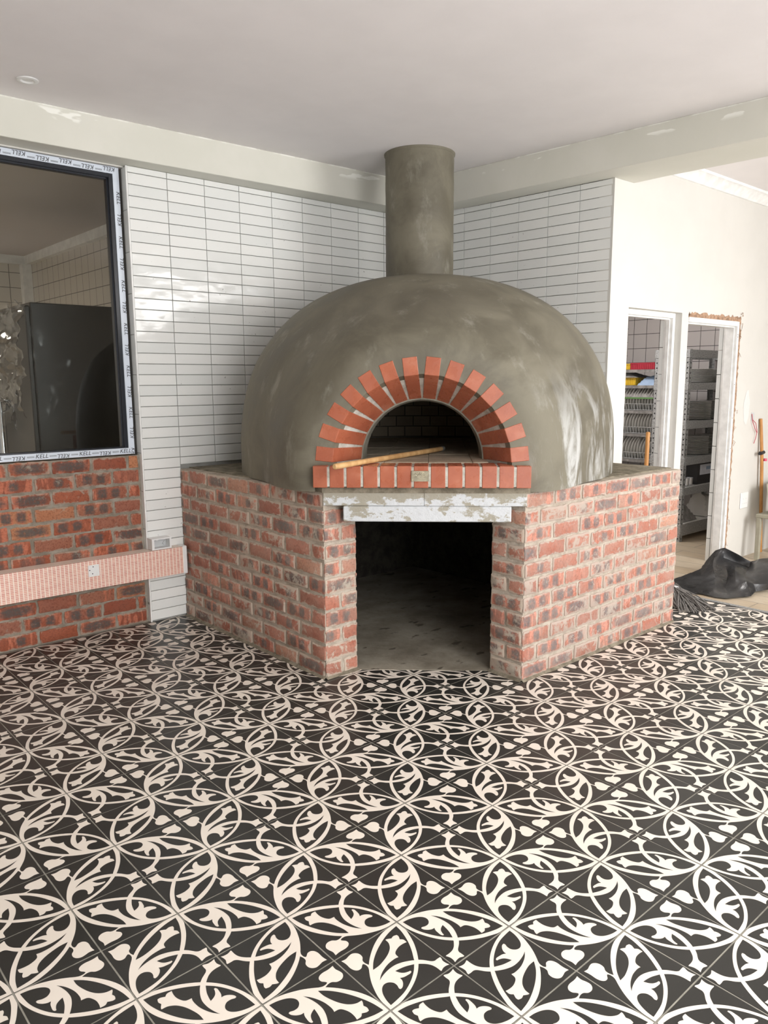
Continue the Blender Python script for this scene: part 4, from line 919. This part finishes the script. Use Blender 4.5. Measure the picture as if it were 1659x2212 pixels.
def gp_(i, j): return Vector(G[min(max(i, 0), nr-1)][min(max(j, 0), nc-1)])
NU, NV = (nr-1)*K, (nc-1)*K
for i in range(NU+1):
    for j in range(NV+1):
        ii, ti = min(i//K, nr-2), i/K-min(i//K, nr-2); jj, tj = min(j//K, nc-2), j/K-min(j//K, nc-2)
        rws = [cr(gp_(ii+a, jj-1), gp_(ii+a, jj), gp_(ii+a, jj+1), gp_(ii+a, jj+2), tj) for a in (-1, 0, 1, 2)]
        lin = gp_(ii, jj)*(1-ti)*(1-tj)+gp_(ii+1, jj)*ti*(1-tj)+gp_(ii, jj+1)*(1-ti)*tj+gp_(ii+1, jj+1)*ti*tj
        p = cr(*rws, ti)*.2+lin*.8
        p.z += .05*abs(mnoise.noise(Vector((p.x*1.8, p.y*1.8, 3))))*(1 if p.z > .1 else .5); p.z = max(p.z, .03); p.y = min(p.y, 6.30 if p.x > 19.5 else 6.3); vs.append(p)
m.raw(vs, [(i*(NV+1)+j, (i+1)*(NV+1)+j, (i+1)*(NV+1)+j+1, i*(NV+1)+j+1) for i in range(NU) for j in range(NV)], 'sheet')
tag(m.build('plastic_sheet', smooth=24), 'crumpled black plastic sheet heaped on the floor before the doorways', 'plastic sheet')

# mop behind the corner of the brick base
mp = empty('mop', (16.6, 4.9, 0), 'grey string mop lying on the tiles beyond the oven base', 'mop'); random.seed(9); m = MB()
for i in range(130):
    a = random.uniform(-.35, .35); p0 = Vector((17.62+random.uniform(-.14, .14), 5.30+random.uniform(-.12, .12), .30+random.uniform(-.14, .12)))
    L = random.uniform(1.0, 1.75); d = Vector((-.45, -.95, 0)).normalized(); d.rotate(Matrix.Rotation(a-.18, 3, 'Z'))
    w_ = random.uniform(-.12, .12); q = d.cross(Vector((0, 0, 1)))
    pts = [p0+d*L*t+q*(w_*math.sin(t*5+i))+Vector((0, 0, max(.03-p0.z, (.12*math.sin(t*2.6)-(p0.z-.03)*t*1.3)))) for t in (0, .2, .4, .6, .8, 1)]
    for q_ in pts: q_.z = max(q_.z, .03)
    m.tube(pts, .019, 'mopcord', 5)
tag(m.build('mop_strings', mp, smooth=60), 'grey mop strings', kind='stuff')
m = MB(); m.tube([(17.62, 5.42, .30), (17.45, 5.1, .26)], [.11, .16], 'white_plastic', 12); m.build('socket', mp, smooth=40)
m = MB(); m.tube([(17.82, 5.3, .30), (17.62, 5.1, .30)], .07, 'pink', 12); tag(m.build('handle_end', mp, smooth=40), 'pink handle end')

# folding stool with a paint-flecked board at the right edge
st = empty('step_stool', (25.6, 5.5, 0), 'olive-beige metal stool frame at the right edge of the picture', 'stool')
for i, (x, y) in enumerate(((24.72, 5.70), (25.10, 5.05), (26.4, 5.72), (26.7, 5.1))):
    m = MB(); m.obox((x, y, 0), (.16, 0, 0), (0, .16, 0), (.05, .03, 1.62), 'beige'); m.build('leg', st, bevel=.01)
m = MB(); m.box((24.76, 5.05, 1.62), (26.9, 5.92, 1.76), 'beige'); m.build('seat', st, bevel=.02)
bd = empty('painted_board', (25.6, 5.6, 1.76), 'pale speckled board leaning on the stool at the right edge', 'board')
M['speck'] = (lambda k: (k.col(k.mix(k.ss(k.noise(k.pos(), 40, 4, .7), .56, .6), (.62, .60, .50), (.10, .12, .08))), k.m)[1])(NT('paint_flecked_board', .6))
m = MB(); m.obox((25.0, 5.35, 1.77), (1.6, .4, 0), (-.06, .1, 0), (.12, .25, 1.1), 'speck'); m.build('panel', bd)
m = MB(); m.obox((24.96, 5.34, 1.77), (.06, .015, 0), (-.07, .12, 0), (.12, .25, 1.13), 'beige'); m.build('edge_strip', bd)

for o in bpy.data.objects:
    if '_loc' in o: del o['_loc']
